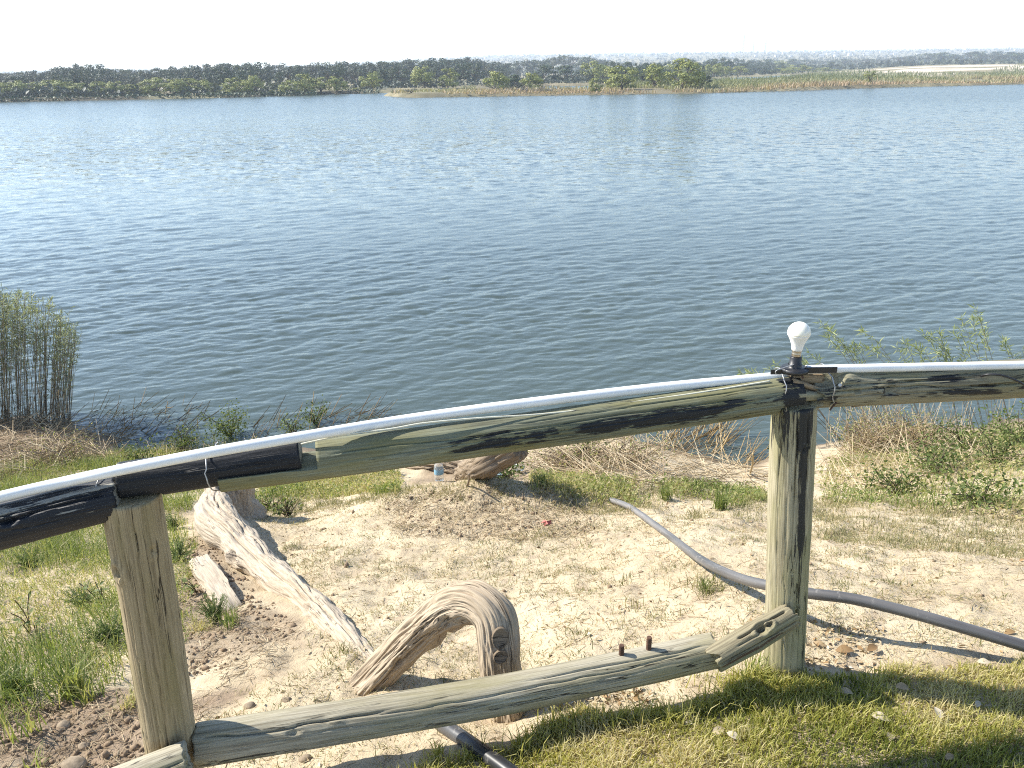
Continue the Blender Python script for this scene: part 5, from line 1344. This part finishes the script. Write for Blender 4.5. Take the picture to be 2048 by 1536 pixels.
for q in [(30, 1392, 130, .15, .007, .55, .18, 'dark green grass clump at the edge of the loose soil'), (150, 1395, 60, .20, .0075, .5, .45, 'long bladed green grass clump in front of the weedy slope'), (180, 1405, 40, .14, .006, .6, .55, 'yellow green grass clump close to the long bladed one'),
          (465, 1268, 70, .13, .0035, .45, .25, 'thin grey green grass clump beside the upright feathery weed'), (262, 1420, 70, .10, .003, .8, .85, 'dry straw coloured clump against the bare post'), (405, 1270, 90, .10, .003, .9, .9, 'dry tan grass clump between post and feathery weed'),
          (62, 1478, 16, .13, .006, .25, .5, 'few upright grass blades on the loose soil'), (28, 1490, 14, .16, .007, .15, .5, 'tall thin grass blades near the picture edge on loose soil'), (70, 1530, 12, .10, .006, .5, .5, 'short grass blades below the largest stone'), (1440, 1018, 110, .16, .0055, .5, .3, 'green grass clump at the head of the curved pipe'), (1330, 1000, 90, .15, .005, .5, .35, 'green grass clump before the dead reeds'),
          (1410, 1195, 60, .07, .004, .7, .25, 'small green tuft alone on the sand behind the lichened post'), (1510, 1352, 60, .12, .0045, .45, .5, 'long grass clump leaning from the foot of the lichened post'), (620, 950, 80, .13, .005, .5, .3, 'green grass clump under the halved end of the green rail'), (1085, 985, 80, .15, .005, .5, .35, 'green grass clump on the crest of the dry mound')]:
    grass_clump(*q)

# tall reeds
def reed(p, tip, bend, label=None, o=None, nl=26, gs=None, gl=None, leafy=.45, r=.004, ll=(.10, .24), mat=None):
    m1 = p + (tip - p) * .45 + np.array([0, 0, bend * .55]); m2 = p + (tip - p) * .8 + np.array([0, 0, bend * .5])
    path = smooth_path([p - np.array([0, 0, .05]), m1, m2, tip], 12); tube(gs, path, np.linspace(r, r * .3, 12), 4, False, np.clip(pr.normal(.45, .25), 0, 1))
    t = pr.uniform(1 - leafy, 1, nl) * 11; i = np.minimum(t.astype(int), 10); f = (t - i)[:, None]; C = path[i] * (1 - f) + path[i + 1] * f
    tg = path[i + 1] - path[i]; tg /= np.linalg.norm(tg, axis=1, keepdims=True)
    ax = tg * .8 + rand_unit(nl) * .75 + np.array([.1, -.05, -.1]); leaves(gl, C, U_(ll[0], ll[1], nl), rand_unit(nl), np.clip(pr.normal(.5, .22, nl), 0, 1), .11, ax)
base = at_z(20, 850, WATER_Z)
clump = thing('reed_clump', 'tall dense clump of green topped reeds at the left water edge', 'reeds', base); gs, gl, gd = Geo(), Geo(), Geo()
for k in range(470):
    px_ = pr.uniform(-260, 140); f = np.clip((140 - px_) / 90, 0, 1); py_ = pr.uniform(835, 870) - 12 * (1 - f); p = at_z(px_, py_, WATER_Z)
    top = np.interp(px_, [-260, 0, 40, 80, 110, 140], [572, 575, 578, 590, 615, 660]) + abs(pr.normal(0, 42)); tx = px_ * .94 - 6 + pr.normal(0, 14)
    tip = at_y(tx + (26 if f < .5 else 6), top, p[1] + pr.normal(0, .15)); reed(p - base, tip - base, pr.normal(.02, .03), nl=int(30 * (.5 + .5 * f)), gs=gs, gl=gl, leafy=pr.uniform(.45, .92), r=pr.uniform(.0025, .005), ll=(.045, .10))
n = 420; P = np.array([at_z(x, y, WATER_Z) for x, y in zip(U_(-260, 130, n), U_(845, 878, n))]) - base; az = U_(0, 6.28, n); el = np.abs(pr.normal(.7, .4, n)); l = U_(.15, .5, n)
sticks(gd, P, P + np.stack([np.cos(az) * np.cos(el), np.sin(az) * np.cos(el), np.sin(el)], -1) * l[:, None], U_(.002, .005, n), np.clip(pr.normal(.35, .2, n), 0, 1))
tag(gs.build('stems', M['reed_stem'], clump), kind='stuff'); tag(gl.build('leaves', M['reed_leaf'], clump), kind='stuff'); tag(gd.build('dead_stems', M['straw'], clump), kind='stuff')
for (bx, by, tx, ty, bend, lab) in [
    (1790, 925, 1640, 660, .22, 'leaning reed whose leafy tip hangs just beyond the bulb'), (1800, 930, 1690, 688, .18, 'leaning leafy reed next to the one by the bulb'), (1870, 935, 1720, 668, .28, 'arching reed with its tip bent over the water behind the grey rail'),
    (1900, 945, 1800, 690, .12, 'short leafy reed in the middle behind the grey rail'), (1930, 945, 1850, 672, .20, 'bushy reed top rising above the grey rail'), (1960, 950, 1870, 690, .22, 'second bushy reed top above the grey rail'),
    (1985, 950, 1905, 700, .15, 'reed with dense leafy top close to the pipe'), (2040, 960, 1945, 632, .05, 'tallest reed, standing alone with a sparse plume'), (1995, 940, 1935, 665, .10, 'slender reed left of the tallest one'),
    (1700, 915, 1490, 742, .16, 'low reed whose tip shows left of the bulb'), (1690, 915, 1540, 740, .1, 'short reed tip beside the lamp holder'), (1740, 915, 1600, 715, .14, 'reed with narrow leaves right behind the bulb'), (2080, 960, 2010, 690, .1, 'thin reed behind the end of the grey rail')]:
    p = at_z(bx, by - 25, WATER_Z); tip = at_y(tx, ty, p[1] - .1); o = thing('reed_stalk', lab, 'reed', p, 'leaning reeds on the right shore'); gs, gl = Geo(), Geo()
    for k in range(3): reed(pr.normal(0, .03, 3) * np.array([1, 1, 0]), tip - p + pr.normal(0, .07, 3), bend + pr.normal(0, .03), nl=34, gs=gs, gl=gl, leafy=.40, r=.0036, ll=(.045, .11))
    gs.build('stem', M['reed_stem'], o); tag(gl.build('leaves', M['willow'], o), kind='stuff')
g = Geo(); n = 60; q = np.stack([U_(1640, 2060, n), U_(885, 925, n)], -1); P = np.array([at_z(a, b, WATER_Z) for a, b in q]); B = P + np.stack([pr.normal(0, .12, n), pr.normal(0, .06, n), U_(.35, .95, n)], -1)
sticks(g, P, B, U_(.003, .005, n), np.clip(pr.normal(.75, .2, n), 0, 1)); tag(g.build('dry_reed_stems', M['reed_stem']), 'bare tan reed stems standing along the right shore', kind='stuff')

# fallen leaves
def leaf(px, py, size, rot, tint, label, tiltx=.2, group='fallen leaves on the lawn'):
    p = lift(px, py, .020 if group.endswith('lawn') else .004); g = Geo(); ns = 9; t = np.linspace(0, 1, ns); w = np.sin(PI * t ** .85) * .27 * size; c = .10 * size * np.sin(PI * t)
    V = np.concatenate([np.stack([t * size - size / 2, w, c + w * .35], -1), np.stack([t * size - size / 2, 0 * t, c], -1), np.stack([t * size - size / 2, -w, c + w * .35], -1)])
    Q = [(i, i + 1, ns + i + 1, ns + i) for i in range(ns - 1)] + [(ns + i, ns + i + 1, 2 * ns + i + 1, 2 * ns + i) for i in range(ns - 1)]
    g.add(V, Q, None, tint - .12); o = g.build('fallen_leaf', M['dead_leaf'], smooth=True, loc=p); o.rotation_euler = (tiltx, pr.normal(0, .15), rot); tag(o, label, 'leaf', group)
for q in [(1245, 1458, .060, 2.0, .95, 'largest pale leaf, upright in the grass fringe under the lower rail', .8), (1374, 1437, .055, -.4, .68, 'tan curled leaf lying on the lawn below the splint'), (1378, 1447, .030, .1, .98, 'whitish small leaf touching the tan curled leaf'),
          (1760, 1436, .052, -.5, .9, 'pale oval leaf in the sunlit grass right of the post shadow'), (1875, 1426, .045, 1.5, .97, 'bright white leaf lying in the band of shade'), (1780, 1474, .042, 1.1, .72, 'grey tan leaf alone in the sunlit lawn'),
          (1805, 1376, .05, .1, .6, 'brown tan leaf at the edge of the shadow band'), (1467, 1473, .042, -.6, .92, 'pale leaf in the dark grass left of the post tuft'), (1437, 1463, .044, .4, .82, 'beige leaf lying flat beside the pale leaf in dark grass'),
          (1692, 1385, .045, -.7, .75, 'dull leaf in the shade just right of the post tuft'), (1955, 1408, .03, .9, .93, 'small pale leaf far along the band of shade'), (1510, 1415, .05, 1.9, .85, 'long pale leaf standing in the grass left of the post tuft', .9), (1968, 1325, .04, -.3, .9, 'pale leaf where lawn meets sand near the curved pipe'),
          (1240, 1500, .05, -.9, .55, 'folded brown leaf under the largest pale leaf'), (1900, 1515, .035, .2, .6, 'yellowish leaf near the bottom of the lawn')]:
    leaf(*q)
for q in [(1148, 1404, .045, .1, .97, 'white leaf in the shade below the lower rail, nearest the arch'), (1183, 1424, .05, -.2, .96, 'white leaf pair member in the shade above the grass fringe'), (1217, 1424, .048, .6, .96, 'white pointed leaf beside the other one in the shade'),
          (1208, 1412, .04, -1.0, .9, 'pale leaf tilted over the white ones in the shade'), (1288, 1156, .04, .1, 1.0, 'white leaf on open sand left of the lichened post'), (1128, 1270, .06, .3, .62, 'long ochre leaf on sand beside the arch'), (1178, 1244, .04, .2, .7, 'small ochre leaf beyond the long ochre one'),
          (1690, 1302, .06, -.2, .35, 'brown curled leaf in the litter behind the lichened post'), (1745, 1297, .05, .5, .3, 'russet leaf in the litter near the pipe shadow'), (1660, 1262, .05, 1.0, .5, 'tan upright leaf in the litter right of the post'), (1640, 1290, .045, -.4, .6, 'yellow brown leaf close to the post foot'), (2020, 1265, .04, 0, .4, 'brown leaf under the curved pipe at its right end'),
          (1220, 1112, .045, .2, .35, 'dark brown leaf on the sand near the curved pipe'), (1060, 1058, .06, .9, .85, 'pale dry leaf on the mound beside the red scrap'), (590, 1412, .05, .1, .95, 'white dry leaf on sand above the lower rail')]:
    leaf(*q, .2, 'fallen leaves on the sand') if len(q) == 6 else None
